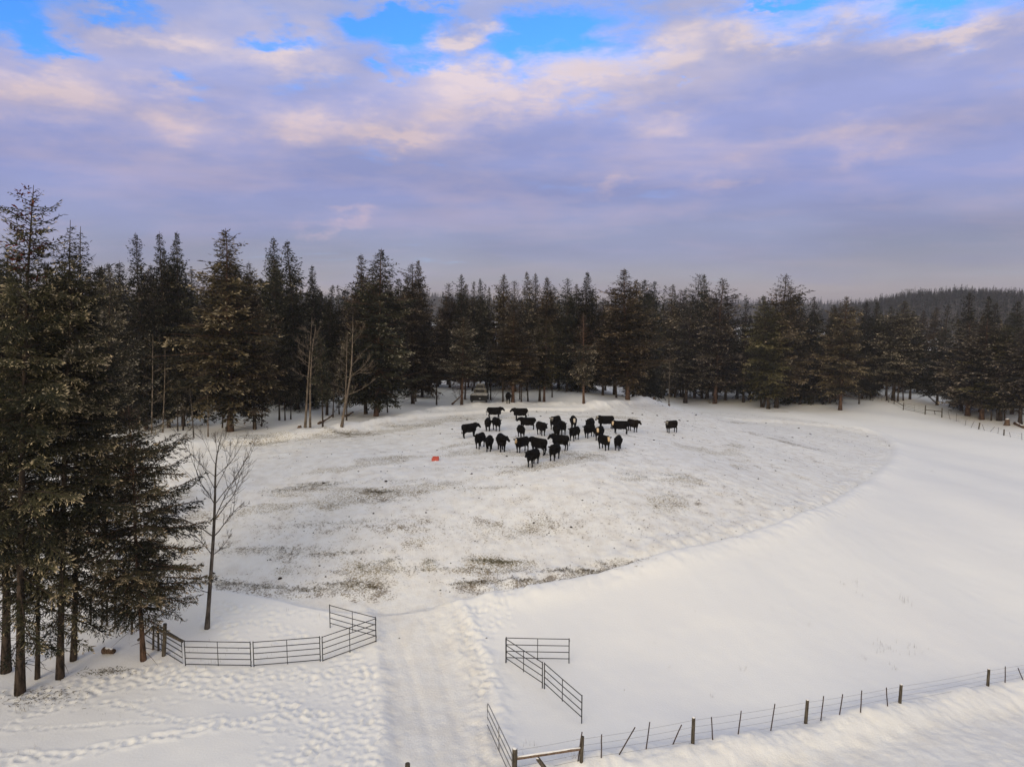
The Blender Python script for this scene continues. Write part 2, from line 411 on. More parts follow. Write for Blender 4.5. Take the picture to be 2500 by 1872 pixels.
RUTS += [smooth_line(polyline(p), 3) for p in ([(930, 1560), (950, 1660), (960, 1760), (985, 1900)], [(1120, 1520), (1140, 1600), (1160, 1680), (1165, 1760), (1190, 1880)])]
BERM_ROAD = smooth_line(polyline([(1300, 1905), (1480, 1868), (1640, 1850), (1800, 1830), (1960, 1800), (2080, 1768), (2200, 1738), (2350, 1708), (2500, 1682), (2700, 1650)]), 2)
def mound_line(d, half, h): return h * np.exp(-(d / half) ** 2)

def height(x, y, detail=False):
    x = np.asarray(x, float); y = np.asarray(y, float)
    z = base_h(x, y)
    near = (y < 130) & (y > 10) & (np.abs(x) < 110)
    if not near.any(): return z
    xs, ys = x[near], y[near]; dz = np.zeros(xs.shape)
    d, _ = dist_poly(xs, ys, FIELD); s = np.where(inside(xs, ys, FIELD), -d, d)
    dz -= .38 * sstep(.28, -.28, s)
    d, q = dist_poly(xs, ys, EDGE); dz += mound_line(d - .9, .9, .20 + .07 * np.sin(q * .7))
    d, q = dist_poly(xs, ys, BERM_BACK); dz += mound_line(d, 1.5, .42 + .16 * np.sin(q * .33 + 1) + .10 * np.sin(q * 1.1))
    d, _ = dist_poly(xs, ys, TRACK); ins = inside(xs, ys, TRACK); s = np.where(ins, -d, d)
    f_in = inside(xs, ys, FIELD)
    dz -= np.where(f_in, 0, .13 * sstep(.5, -.5, s))
    d2, q = dist_poly(xs, ys, TRACK_R); dz += mound_line(d2 - .4, .55, .16)
    d2, q = dist_poly(xs, ys, TRACK_L); dz += mound_line(d2 + .0, .5, .12)
    d, q = dist_poly(xs, ys, BERM_ROAD)
    dz += mound_line(d, .95, .50 + .12 * np.sin(q * .8)) - .0
    z = z.copy(); z[near] += dz
    return z
def ground(px, py): return hit(px, py, height)

def axis(segs):
    out = [segs[0][0]]
    for a, b, s in segs:
        n = max(1, int(round((b - a) / s))); out += list(np.linspace(a, b, n + 1)[1:])
    return np.array(out)

def fbm(x, y, seed, octaves, scale):
    """value noise on a lattice, vectorised"""
    rng = np.random.default_rng(seed); tot = np.zeros(x.shape); amp = 1.0; norm = 0
    for o in range(octaves):
        T = rng.random((256, 256)); fx = x * scale; fy = y * scale
        ix = np.floor(fx).astype(int); iy = np.floor(fy).astype(int); u = fx - ix; v = fy - iy
        u = u * u * (3 - 2 * u); v = v * v * (3 - 2 * v)
        g = lambda a, b: T[(ix + a) % 256, (iy + b) % 256]
        tot += amp * ((g(0, 0) * (1 - u) + g(1, 0) * u) * (1 - v) + (g(0, 1) * (1 - u) + g(1, 1) * u) * v)
        norm += amp; amp *= .55; scale *= 2.03
    return tot / norm

def trail(px_pts, n_side=1, step=.42, depth=.13, r=.17, jit=.10, seed=0):
    rng = np.random.default_rng(seed)
    P = smooth_line(polyline(px_pts), 3); seg = np.hypot(*np.diff(P, axis=0).T); s = np.concatenate([[0], np.cumsum(seg)])
    out = []
    for k, q in enumerate(np.arange(0, s[-1], step)):
        x = np.interp(q, s, P[:, 0]); y = np.interp(q, s, P[:, 1])
        for _ in range(n_side):
            out.append((x + rng.normal(0, jit), y + rng.normal(0, jit), depth * rng.uniform(.6, 1.25), r * rng.uniform(.8, 1.3)))
    return out

def build_ground():
    X = axis([(-3000, -900, 300), (-900, -220, 40), (-220, -110, 6), (-110, -60, 1.2), (-60, -30, .45), (-30, 14, .105), (14, 36, .16), (36, 70, .5), (70, 130, 1.5), (130, 260, 8), (260, 900, 60), (900, 3000, 300)])
    Y = axis([(-400, -20, 40), (-20, 14, 4), (14, 22, .5), (22, 42, .105), (42, 62, .17), (62, 116, .30), (116, 150, 1.0), (150, 260, 6), (260, 900, 40), (900, 4000, 300)])
    gx, gy = np.meshgrid(X, Y); nx, ny = len(X), len(Y)
    z = height(gx.ravel(), gy.ravel()).reshape(ny, nx)
    act = (gy < 150) & (gy > 10) & (np.abs(gx) < 130)
    xs, ys = gx[act], gy[act]
    d, _ = dist_poly(xs, ys, FIELD); infield = sstep(.6, -.6, np.where(inside(xs, ys, FIELD), -d, d))
    dt, _ = dist_poly(xs, ys, TRACK); intrack = sstep(.5, -.3, np.where(inside(xs, ys, TRACK), -dt, dt)) * (1 - infield)
    dr, qr = dist_poly(xs, ys, BERM_ROAD)
    db, qb = dist_poly(xs, ys, BERM_BACK)
    de, _ = dist_poly(xs, ys, EDGE)
    # side of the road berm: the plowed road lies on the camera side
    yb = np.interp(xs, BERM_ROAD[:, 0], BERM_ROAD[:, 1]); road = sstep(.6, 1.6, dr) * (ys < yb) * (xs > 4)
    nz = fbm(xs, ys, 3, 4, 1.6) - .5; nl = fbm(xs, ys, 5, 3, .45) - .5; nf = fbm(xs, ys, 8, 3, 4.2) - .5
    dz = nl * .10
    dz += infield * (nz * .16 + nf * .05)
    dz += intrack * (nz * .05 + nf * .05)
    dz += np.exp(-(dr / 1.1) ** 2) * (nz * .35 + nf * .10) + road * (nz * .12 + nf * .10 - .10)
    dz += np.exp(-(db / 1.6) ** 2) * (nz * .32)
    dz += np.exp(-((de - .8) / .9) ** 2) * nz * .22
    dl, _ = dist_poly(xs, ys, TRACK_R); dz += np.exp(-((dl - .5) / .8) ** 2) * (nz * .24 + nf * .07)
    dl, _ = dist_poly(xs, ys, TRACK_L); dz += np.exp(-((dl) / .7) ** 2) * (nz * .18 + nf * .05)
    pack = intrack * .45 + road * .25
    for P in RUTS:
        dd, q = dist_poly(xs, ys, P)
        g = np.exp(-(dd / .20) ** 2) * (1 - infield)
        dz -= g * (.035 + .014 * np.sin(q * 2 * math.pi / .26)); pack += g * .35
        dz += np.exp(-((dd - .38) / .12) ** 2) * .010 * (1 - infield)
    z[act] += dz
    # footprints
    st = []
    T = [([(-60, 1845), (150, 1850), (300, 1815), (430, 1790), (560, 1770), (700, 1745), (860, 1740)], 3, .30, .14, .17, .16),
         ([(-60, 1780), (120, 1776), (280, 1765), (420, 1762), (560, 1745)], 1, .33, .12, .15, .05),
         ([(-40, 1790), (60, 1755), (150, 1725), (250, 1690), (340, 1665), (450, 1660)], 2, .3, .12, .16, .12),
         ([(250, 1710), (330, 1730), (400, 1750), (480, 1765), (620, 1775), (780, 1800)], 1, .32, .13, .16, .06),
         ([(0, 1700), (140, 1685), (260, 1660), (360, 1640), (450, 1640), (560, 1650), (700, 1655), (830, 1630)], 3, .32, .12, .17, .30),
         ([(60, 1720), (200, 1690), (330, 1668), (480, 1665), (620, 1690), (760, 1690), (880, 1700)], 2, .34, .12, .17, .32),
         ([(330, 1640), (400, 1660), (500, 1690), (640, 1720), (800, 1740)], 2, .32, .12, .17, .15),
         ([(640, 1690), (700, 1720), (780, 1770), (830, 1830), (850, 1880)], 3, .3, .14, .18, .35),
         ([(700, 1880), (740, 1830), (820, 1790), (900, 1760)], 4, .3, .14, .18, .4),
         ([(860, 1600), (890, 1650), (900, 1720), (910, 1800), (905, 1880)], 3, .3, .13, .18, .3),
         ([(760, 1655), (850, 1665), (920, 1640)], 3, .3, .13, .18, .3),
         ([(520, 1465), (580, 1500), (660, 1530), (740, 1560)], 3, .32, .10, .17, .5), ([(540, 1480), (640, 1490), (760, 1500), (860, 1510)], 2, .34, .09, .17, .3),
         ([(500, 1500), (560, 1540), (600, 1580)], 3, .32, .10, .17, .4),
         ([(1130, 1500), (1180, 1480), (1240, 1450), (1290, 1430)], 4, .28, .10, .18, .4),
         ([(1120, 1520), (1160, 1580), (1180, 1640), (1190, 1700)], 5, .26, .10, .18, .35),
         ([(1150, 1560), (1210, 1520), (1260, 1480)], 2, .3, .10, .18, .4),
         ([(1850, 1025), (1950, 1030), (2060, 1036), (2150, 1048), (2220, 1050)], 3, .4, .12, .2, .6),
         ([(2000, 1018), (2100, 1026), (2200, 1034), (2300, 1040)], 2, .4, .10, .2, .4)]
    for i, a in enumerate(T): st += trail(a[0], a[1], a[2], a[3] * .46, a[4] * .85, a[5], i)
    rng = np.random.default_rng(77)
    for _ in range(150):                                   # cattle milling in front of the trees on the left
        px, py = rng.uniform(0, 900), rng.uniform(1640, 1720)
        py += (450 - px) * .06
        p, _d = hit(px, py); st.append((p[0], p[1], rng.uniform(.02, .05), rng.uniform(.10, .17)))
    for _ in range(120):
        p, _d = hit(rng.uniform(620, 930), rng.uniform(1700, 1880)); st.append((p[0], p[1], rng.uniform(.02, .055), rng.uniform(.10, .17)))
    for (x, y, dp, r) in st:
        i0, i1 = np.searchsorted(X, (x - 3 * r, x + 3 * r)); j0, j1 = np.searchsorted(Y, (y - 3 * r, y + 3 * r))
        if i1 - i0 < 2 or j1 - j0 < 2: continue
        xx, yy = gx[j0:j1, i0:i1], gy[j0:j1, i0:i1]
        dd = np.hypot(xx - x, (yy - y) * .85) / r
        z[j0:j1, i0:i1] += -dp * np.exp(-dd ** 2 * 1.6) + dp * .40 * np.exp(-((dd - 1.45) / .42) ** 2)
    # stains and hay (r mud, g hay, b packed, a trodden)
    mask = np.zeros((ny, nx, 4), np.float32)
    mud = infield * (.30 + .55 * np.clip(fbm(xs, ys * 1.6, 21, 4, .16) - .47, 0, 1))
    hay = infield * .12 + infield * .8 * np.clip(fbm(xs, ys, 31, 4, .12) - .50, 0, 1) * 1.2
    def patch(px, py, rx, ry, m, h, rot=0.0):
        nonlocal mud, hay
        c, D = hit(px, py); wx = rx * D / FPX; f, _ = hit(px, py - ry); wy = max(.25, abs(f[1] - c[1]))
        g, _ = hit(px + rx, py - rx * math.tan(R_(rot))); th = math.atan2(g[1] - c[1], g[0] - c[0])
        u = (xs - c[0]) * math.cos(th) + (ys - c[1]) * math.sin(th); v = -(xs - c[0]) * math.sin(th) + (ys - c[1]) * math.cos(th)
        g = np.exp(-((u / (wx * 1.25)) ** 2 + (v / wy) ** 2)); mud = mud + g * m * .66; hay = hay + g * h * .85
    for a in [(690, 1197, 45, 6, .2, .9), (750, 1184, 40, 5, .9, .5), (800, 1182, 45, 5, .3, .9), (880, 1183, 20, 5, .5, .4), (925, 1200, 45, 13, .75, .2, -25),
              (440, 1203, 30, 7, .1, 1.0), (640, 1068, 70, 6, .2, 1.1, 4), (830, 1056, 60, 5, .25, 1.1, 3), (980, 1040, 80, 4, .2, 1.0, 7), (1100, 1016, 70, 4, .15, .9, 6),
              (620, 1072, 30, 5, .5, .6), (560, 1080, 70, 5, .0, .7, 6), (1205, 1370, 55, 11, .25, .9, 6), (1235, 1364, 20, 8, .2, .7), (1045, 1373, 18, 5, .2, .8), (950, 1370, 28, 5, .15, .6), (890, 1382, 22, 5, .15, .6),
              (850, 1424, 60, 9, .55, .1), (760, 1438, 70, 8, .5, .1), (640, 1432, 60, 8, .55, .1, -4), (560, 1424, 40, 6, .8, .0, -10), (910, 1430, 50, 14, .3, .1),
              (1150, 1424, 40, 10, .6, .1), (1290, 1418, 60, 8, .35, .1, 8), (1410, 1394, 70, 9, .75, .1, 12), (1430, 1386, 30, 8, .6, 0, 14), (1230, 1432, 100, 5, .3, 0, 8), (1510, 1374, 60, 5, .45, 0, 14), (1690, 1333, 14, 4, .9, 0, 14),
              (1910, 1070, 24, 5, .7, .6), (1840, 1052, 22, 3, .6, .2), (1650, 1162, 34, 5, .3, .7), (1550, 1160, 40, 6, .1, .5), (1180, 1192, 60, 8, .05, .5), (1440, 1112, 60, 4, .1, .8, 4), (1240, 1140, 130, 6, .15, .4, 10),
              (1000, 1175, 120, 5, .1, .35, 8), (840, 1275, 150, 6, .18, .1), (760, 1270, 60, 6, .2, .1), (900, 1225, 100, 6, .2, .2), (650, 1340, 150, 14, .22, 0), (800, 1350, 150, 16, .2, .1), (1000, 1390, 260, 16, .12, .1),
              (600, 1330, 90, 8, .25, 0), (520, 1400, 60, 8, .3, 0), (1270, 1068, 90, 7, .22, .2), (1150, 1100, 110, 5, .25, .3, 3), (1350, 1100, 120, 9, .12, .25), (1480, 1062, 70, 6, .16, .15), (1650, 1030, 90, 3, .35, .2, -4), (1530, 1020, 60, 3, .2, .3), (1720, 1040, 60, 3, .3, .1),
              (1780, 1100, 70, 8, .12, .3), (1960, 1110, 60, 6, .12, .1), (1105, 1050, 50, 3, .1, .5), (1890, 1088, 20, 3, .5, .2), (1870, 1000, 50, 5, .15, .7), (1900, 1004, 30, 5, .15, .7), (1600, 978, 110, 5, .15, .35), (1700, 985, 60, 4, .5, .3), (1880, 988, 60, 10, .1, .8),
              (2390, 1020, 70, 6, .1, .9), (2460, 1035, 60, 6, .1, .7), (440, 1238, 60, 6, .15, .3), (500, 1250, 60, 6, .15, .3), (265, 1628, 50, 9, .0, .35), (150, 1690, 130, 14, .05, .2), (30, 1700, 60, 18, .3, .2), (1060, 1680, 16, 40, 0, .12)]:
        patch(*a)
    for pts, wd, m0, h0 in [([(430, 1250), (560, 1240), (700, 1225), (860, 1205), (1000, 1185), (1150, 1160), (1300, 1130), (1450, 1108)], 1.0, .26, .6), ([(500, 1330), (700, 1300), (900, 1275), (1100, 1260), (1300, 1235)], 1.1, .26, .2),
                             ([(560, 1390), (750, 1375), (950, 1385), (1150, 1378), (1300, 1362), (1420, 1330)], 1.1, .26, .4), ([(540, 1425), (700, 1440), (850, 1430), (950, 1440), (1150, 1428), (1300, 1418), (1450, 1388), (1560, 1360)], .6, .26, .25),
                             ([(900, 1110), (1100, 1095), (1300, 1100), (1500, 1098), (1650, 1090), (1800, 1080)], 1.6, .22, .4), ([(560, 1080), (800, 1060), (980, 1040), (1150, 1014), (1300, 1010), (1500, 1014), (1700, 1022), (1850, 1030)], 1.0, .30, .75), ([(1350, 1260), (1550, 1230), (1750, 1180), (1900, 1130), (2000, 1090)], 2.0, .16, .2),
                             ([(700, 1150), (900, 1130), (1060, 1090), (1200, 1060)], 1.2, .14, .35), ([(1000, 1320), (1250, 1290), (1500, 1240), (1700, 1200)], 1.6, .16, .25), ([(1500, 1160), (1650, 1165), (1850, 1120)], 1.6, .16, .35)]:
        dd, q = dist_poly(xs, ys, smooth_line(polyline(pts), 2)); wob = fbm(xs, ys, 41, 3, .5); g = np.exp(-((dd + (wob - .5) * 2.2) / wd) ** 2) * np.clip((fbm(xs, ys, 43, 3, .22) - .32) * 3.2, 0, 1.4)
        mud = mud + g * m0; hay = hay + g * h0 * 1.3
    trod = np.clip(infield + intrack * .7 + road * .6 + np.exp(-(dr / 1.3) ** 2) * .4 + .25 * np.exp(-(db / 2) ** 2), 0, 1)
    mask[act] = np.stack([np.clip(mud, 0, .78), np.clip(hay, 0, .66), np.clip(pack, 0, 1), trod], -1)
    me = bpy.data.meshes.new('snow_ground')
    V = np.stack([gx, gy, z], -1).reshape(-1, 3).astype(np.float32); n = (nx - 1) * (ny - 1)
    idx = np.arange(nx * ny).reshape(ny, nx)
    Q = np.stack([idx[:-1, :-1], idx[:-1, 1:], idx[1:, 1:], idx[1:, :-1]], -1).reshape(-1, 4).astype(np.int32)
    me.vertices.add(len(V)); me.vertices.foreach_set('co', V.ravel())
    me.loops.add(n * 4); me.loops.foreach_set('vertex_index', Q.ravel())
    me.polygons.add(n); me.polygons.foreach_set('loop_start', np.arange(0, n * 4, 4, dtype=np.int32)); me.polygons.foreach_set('loop_total', np.full(n, 4, np.int32))
    me.polygons.foreach_set('use_smooth', np.ones(n, bool))
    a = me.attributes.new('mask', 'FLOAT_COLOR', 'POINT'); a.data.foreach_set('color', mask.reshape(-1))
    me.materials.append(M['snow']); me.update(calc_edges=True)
    tag(link('snow_ground', me), 'snow covered pasture rising to a trodden feeding ground', 'ground', kind='structure')
    return gx, gy, z, X, Y
GX, GY, GZ, XA, YA = build_ground()
def gz(x, y):
    """exact ground height from the finished sheet"""
    i = int(np.clip(np.searchsorted(XA, x) - 1, 0, len(XA) - 2)); j = int(np.clip(np.searchsorted(YA, y) - 1, 0, len(YA) - 2))
    u = (x - XA[i]) / (XA[i + 1] - XA[i]); v = (y - YA[j]) / (YA[j + 1] - YA[j])
    return float((GZ[j, i] * (1 - u) + GZ[j, i + 1] * u) * (1 - v) + (GZ[j + 1, i] * (1 - u) + GZ[j + 1, i + 1] * u) * v)
def on_ground(px, py, sink=0.0):
    p, D = ground(px, py); p = p.copy(); p[2] = gz(p[0], p[1]) - sink
    return p, D
# ------------------------------------------------------------------ trees
def top_at(x, y, py):
    v = (CY - py) / FPX
    return CAM_H + y * (-_st + v * _ct) / (_ct + v * _st)
def x_at(y, px, py):
    d = ray(px, py); return d[0] / d[1] * y

def conifer_mesh(seed, H, R, cb=.2, nb=150, spacing=.22, sl=.34, sw=.10, shape='spire', extra=(), droop=.35, dens=1.0, dead_top=0.0, trunk_r=None, deadlimbs=14, fill=1.0, sparse=0.0):
    rng = np.random.default_rng(seed)
    Q, A = [], []
    tr = MB(); r0 = trunk_r or (.0085 * H + .02)
    zt = np.linspace(0, 1, 12)
    wob = np.cumsum(rng.normal(0, .012, (12, 2)), 0) * H * .25; wob[0] = 0; wob *= np.linspace(0, 1, 12)[:, None]
    tp = np.stack([wob[:, 0], wob[:, 1], zt * H - .35 * (zt == 0)], 1)
    rr = r0 * (1 - zt) ** .85 + .012; rr[0] *= 1.35
    tr.tube(tp, rr, 7)
    def axis_at(h): return np.array([np.interp(h, tp[:, 2], tp[:, 0]), np.interp(h, tp[:, 2], tp[:, 1]), h])
    def prof(t):
        if shape == 'spire': p = (1 - t) ** .66 * (.75 + .25 * min(1, t * 6))
        elif shape == 'full': p = (1 - t ** 2.0) ** .85 * (.55 + .45 * min(1, t * 3.2))
        elif shape == 'round': p = (1 - t ** 2.6) ** .75 * (.5 + .5 * min(1, t * 3))
        else: p = (1 - t) ** .52 * (.6 + .45 * min(1, t * 5))
        return max(p, .03)
    lumps = rng.uniform(0, 2 * math.pi, 6)
    jobs = []
    for k in range(nb):
        t = ((k + rng.random()) / nb) ** 1.12
        t = min(t, .995)
        if t < .42 and rng.random() < sparse * (1 - t): continue
        phi = k * 2.39996 + rng.normal(0, .35)
        lump = 1 + .26 * math.sin(2 * phi + lumps[0] + t * 9) + .16 * math.sin(3 * phi + lumps[1] - t * 17) + .17 * math.sin(23 * t + lumps[2])
        L = R * prof(t) * lump * rng.uniform(.55, 1.15)
        L *= 1.38 if rng.random() < .10 else 1.0
        jobs.append((cb * H + t * (1 - cb) * H * .985, phi, max(L, .12), None, t))
    for (hf, phi, L, rise) in extra: jobs.append((hf * H, phi, L, rise, hf))
    for (h, phi, L, rise, t) in jobs:
        if t > 1 - dead_top and rng.random() < .93:
            p0 = axis_at(h); d = np.array((math.cos(phi), math.sin(phi), .35)); s = np.linspace(0, 1, 4)[:, None]
            tr.tube(p0 + d * L * s + np.array((0, 0, .15)) * L * s ** 2, np.array([.03, .02, .014, .008]), 4, cap=False); continue
        p0 = axis_at(h); ch, sh = math.cos(phi), math.sin(phi); dh = np.array((ch, sh, 0)); side = np.array((-sh, ch, 0))
        up = rng.normal(.42 * t + .04 if shape != 'round' else .35, .19); dr = droop * rng.uniform(.25, 1.7) * (1.15 - .5 * t)
        if rise is not None: up, dr = rise, .1
        tipup = .16
        f = lambda s: p0 + dh * (L * s)[:, None] * (1 - .08 * s[:, None] ** 2) + np.array((0, 0, 1.0)) * (L * (up * s - dr * s ** 2 + tipup * s ** 3))[:, None]
        g = lambda s: dh + np.array((0, 0, 1.0)) * (up - 2 * dr * s + 3 * tipup * s ** 2)[:, None]
        s4 = np.linspace(0, 1, 4); tr.tube(f(s4), np.linspace(.010 + .011 * L, .006, 4), 3, cap=False)
        nt = max(3, int(L / spacing * dens)); brnd = rng.random()
        s = (np.arange(nt) + rng.random(nt) * .8) / nt * .92 + .08
        s = s[s > .12] if L > .8 else s
        s = np.concatenate([s, s, [1.0]]); nt = len(s)
        sg = np.where(np.arange(nt) % 2 == 0, 1.0, -1.0); sg = rng.permutation(sg)
        tg = g(s); tg /= np.linalg.norm(tg, axis=1)[:, None]
        an = rng.uniform(.55, 1.15, nt); an[-1] = 0
        lt = (.13 + .40 * L * (1 - s) ** .8 * np.minimum(1, s * 3.0 + .15)) * rng.uniform(.5, 1.15, nt); lt[-1] = .25
        tf = min(1.0, (1 - t) * (3.0 if H < 19 else 7.0) + .42); lt = np.minimum(lt, 1.3) * tf if rise is None else np.minimum(lt, .55)
        td = tg * np.cos(an)[:, None] + side * (sg * np.sin(an))[:, None] + np.array((0, 0, 1.0)) * rng.normal(-.22, .22, nt)[:, None]
        td /= np.linalg.norm(td, axis=1)[:, None]
        pt = f(s)
        m = np.maximum(1, (lt / (spacing * .62)).astype(int)); tot = int(m.sum())
        rep = np.repeat(np.arange(nt), m); kk = np.arange(tot) - np.repeat(np.cumsum(m) - m, m)
        u = (kk + rng.random(tot) * .7) / np.repeat(m, m)
        P = pt[rep] + td[rep] * (lt[rep] * u)[:, None] - np.array((0, 0, 1.0)) * (.12 * lt[rep] * u ** 2)[:, None]
        D = td[rep] + rng.normal(0, .40, (tot, 3)); D /= np.linalg.norm(D, axis=1)[:, None]
        N = rng.normal(0, 1, (tot, 3)); S = np.cross(D, N); S /= np.linalg.norm(S, axis=1)[:, None] + 1e-9
        l = sl * rng.uniform(.55, 1.25, tot); w = sw * rng.uniform(.6, 1.3, tot) * fill
        l = np.minimum(l, .25 + L * .6) * (.45 + .55 * tf); w = w * (.45 + .55 * tf)
        a = P - D * (l * .12)[:, None]; c = P + D * l[:, None]; mm = P + D * (l * .42)[:, None]
        q = np.stack([a, mm + S * (w * .5)[:, None], c, mm - S * (w * .5)[:, None]], 1)
        Q.append(q)
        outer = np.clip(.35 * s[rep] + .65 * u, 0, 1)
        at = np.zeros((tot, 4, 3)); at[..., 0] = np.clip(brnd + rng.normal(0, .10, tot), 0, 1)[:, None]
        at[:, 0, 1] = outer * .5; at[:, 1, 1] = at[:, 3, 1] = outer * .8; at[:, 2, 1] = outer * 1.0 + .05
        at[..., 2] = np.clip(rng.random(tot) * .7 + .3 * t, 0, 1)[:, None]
        A.append(at)
    for _ in range(deadlimbs):                       # bare dead limbs under the crown
        h = rng.uniform(.25 * cb, cb * 1.25) * H; phi = rng.uniform(0, 6.28); L = R * rng.uniform(.2, .55)
        p0 = axis_at(h); d = np.array((math.cos(phi), math.sin(phi), rng.uniform(-.35, .1))); s = np.linspace(0, 1, 4)[:, None]
        tr.tube(p0 + d * L * s - np.array((0, 0, .15)) * L * s ** 2, np.array([.022, .016, .011, .005]), 3, cap=False)
    return np.concatenate(Q), np.concatenate(A), tr

def make_tree_data(name, fol, bark, *a, **k):
    q, at, tr = conifer_mesh(*a, **k)
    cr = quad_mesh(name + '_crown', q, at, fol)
    tk = tr.mesh(name + '_trunk', [bark], smooth=True)
    return cr, tk
H0 = 18.0
VAR = {}
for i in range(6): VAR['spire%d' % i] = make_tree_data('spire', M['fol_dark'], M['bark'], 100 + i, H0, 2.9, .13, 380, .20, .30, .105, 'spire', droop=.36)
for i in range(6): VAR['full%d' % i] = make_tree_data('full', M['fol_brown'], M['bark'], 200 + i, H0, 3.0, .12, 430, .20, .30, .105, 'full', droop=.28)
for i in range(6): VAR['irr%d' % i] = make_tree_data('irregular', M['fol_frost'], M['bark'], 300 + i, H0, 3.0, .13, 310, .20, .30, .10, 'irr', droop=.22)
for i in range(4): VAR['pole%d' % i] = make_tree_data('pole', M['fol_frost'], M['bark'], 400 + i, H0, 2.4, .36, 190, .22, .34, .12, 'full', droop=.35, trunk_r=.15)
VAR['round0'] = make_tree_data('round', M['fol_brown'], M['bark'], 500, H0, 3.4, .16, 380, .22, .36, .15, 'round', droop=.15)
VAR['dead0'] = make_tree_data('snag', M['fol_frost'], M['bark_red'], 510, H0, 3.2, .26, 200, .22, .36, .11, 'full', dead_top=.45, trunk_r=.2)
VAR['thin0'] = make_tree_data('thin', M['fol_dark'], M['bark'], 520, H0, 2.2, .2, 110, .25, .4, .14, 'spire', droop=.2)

def plant(data, base, H, R, dH, dR, label, group=None, fol=None, bark=None, rz=0.0, lean=(0, 0), name='fir_tree', cat='tree', hb=None, cb=.13):
    o = thing(name, base, label, cat, group)
    o.rotation_euler = (math.atan2(-lean[1], H) if lean[1] else 0, math.atan2(lean[0], H), 0)
    for nm, me, mt in (('trunk', data[1], bark), ('crown', data[0], fol)):
        c = link(nm, me, o); c.rotation_euler = (0, 0, rz); c.scale = (R / dR, R / dR, H / dH)
        if nm == 'crown' and hb is not None: k = (H - hb) / (dH * (1 - cb)); c.scale[2] = k; c.location[2] = H - k * dH
        if mt: c.material_slots[0].link = 'OBJECT'; c.material_slots[0].material = M[mt]
    return o
_rz = random.Random(5)
CB = {'spire': .13, 'full': .12, 'irr': .13, 'pole': .36, 'round': .16, 'dead': .26, 'thin': .2}
VR = {'spire': 2.75, 'full': 2.75, 'irr': 2.8, 'pole': 2.4, 'round': 3.4, 'dead': 3.2, 'thin': 2.2}
YF = np.array([(-100, 1090), (300, 1070), (430, 1062), (560, 1050), (690, 1035), (760, 1040), (920, 1012), (1010, 986), (1250, 978), (1400, 975), (1500, 970), (1750, 980), (1870, 994), (2050, 992), (2100, 982), (2190, 974), (2340, 1008), (2400, 1018), (2500, 1034), (2600, 1040)])
def front_D(px):
    return ground(px, float(np.interp(px, YF[:, 0], YF[:, 1])))[1]
def far_tree(label, var, fol, top, Rpx, base=None, D=None, bark=None, group='firs along the front of the wood', hbp=None):
    if base is not None:
        p, DD = on_ground(*base); x, y, z = p
    else:
        D = max(D, front_D(top[0]) + 4); y = D; x = x_at(y, *top); z = gz(x, y); DD = D
    H = top_at(x, y, top[1]) - z; R = Rpx * DD / FPX
    tx = x_at(y, *top)
    key = ''.join(c for c in var if not c.isdigit())
    return plant(VAR[var], (x, y, z - .05), H, R, H0, VR[key], label, group, 'fol_' + fol if fol else None, bark, _rz.uniform(0, 6.28), (tx - x, 0), hb=min(.4 * H, (hbp or (_rz.uniform(26, 48) if base is not None else _rz.uniform(8, 30))) * DD / FPX + .2), cb=CB[key])

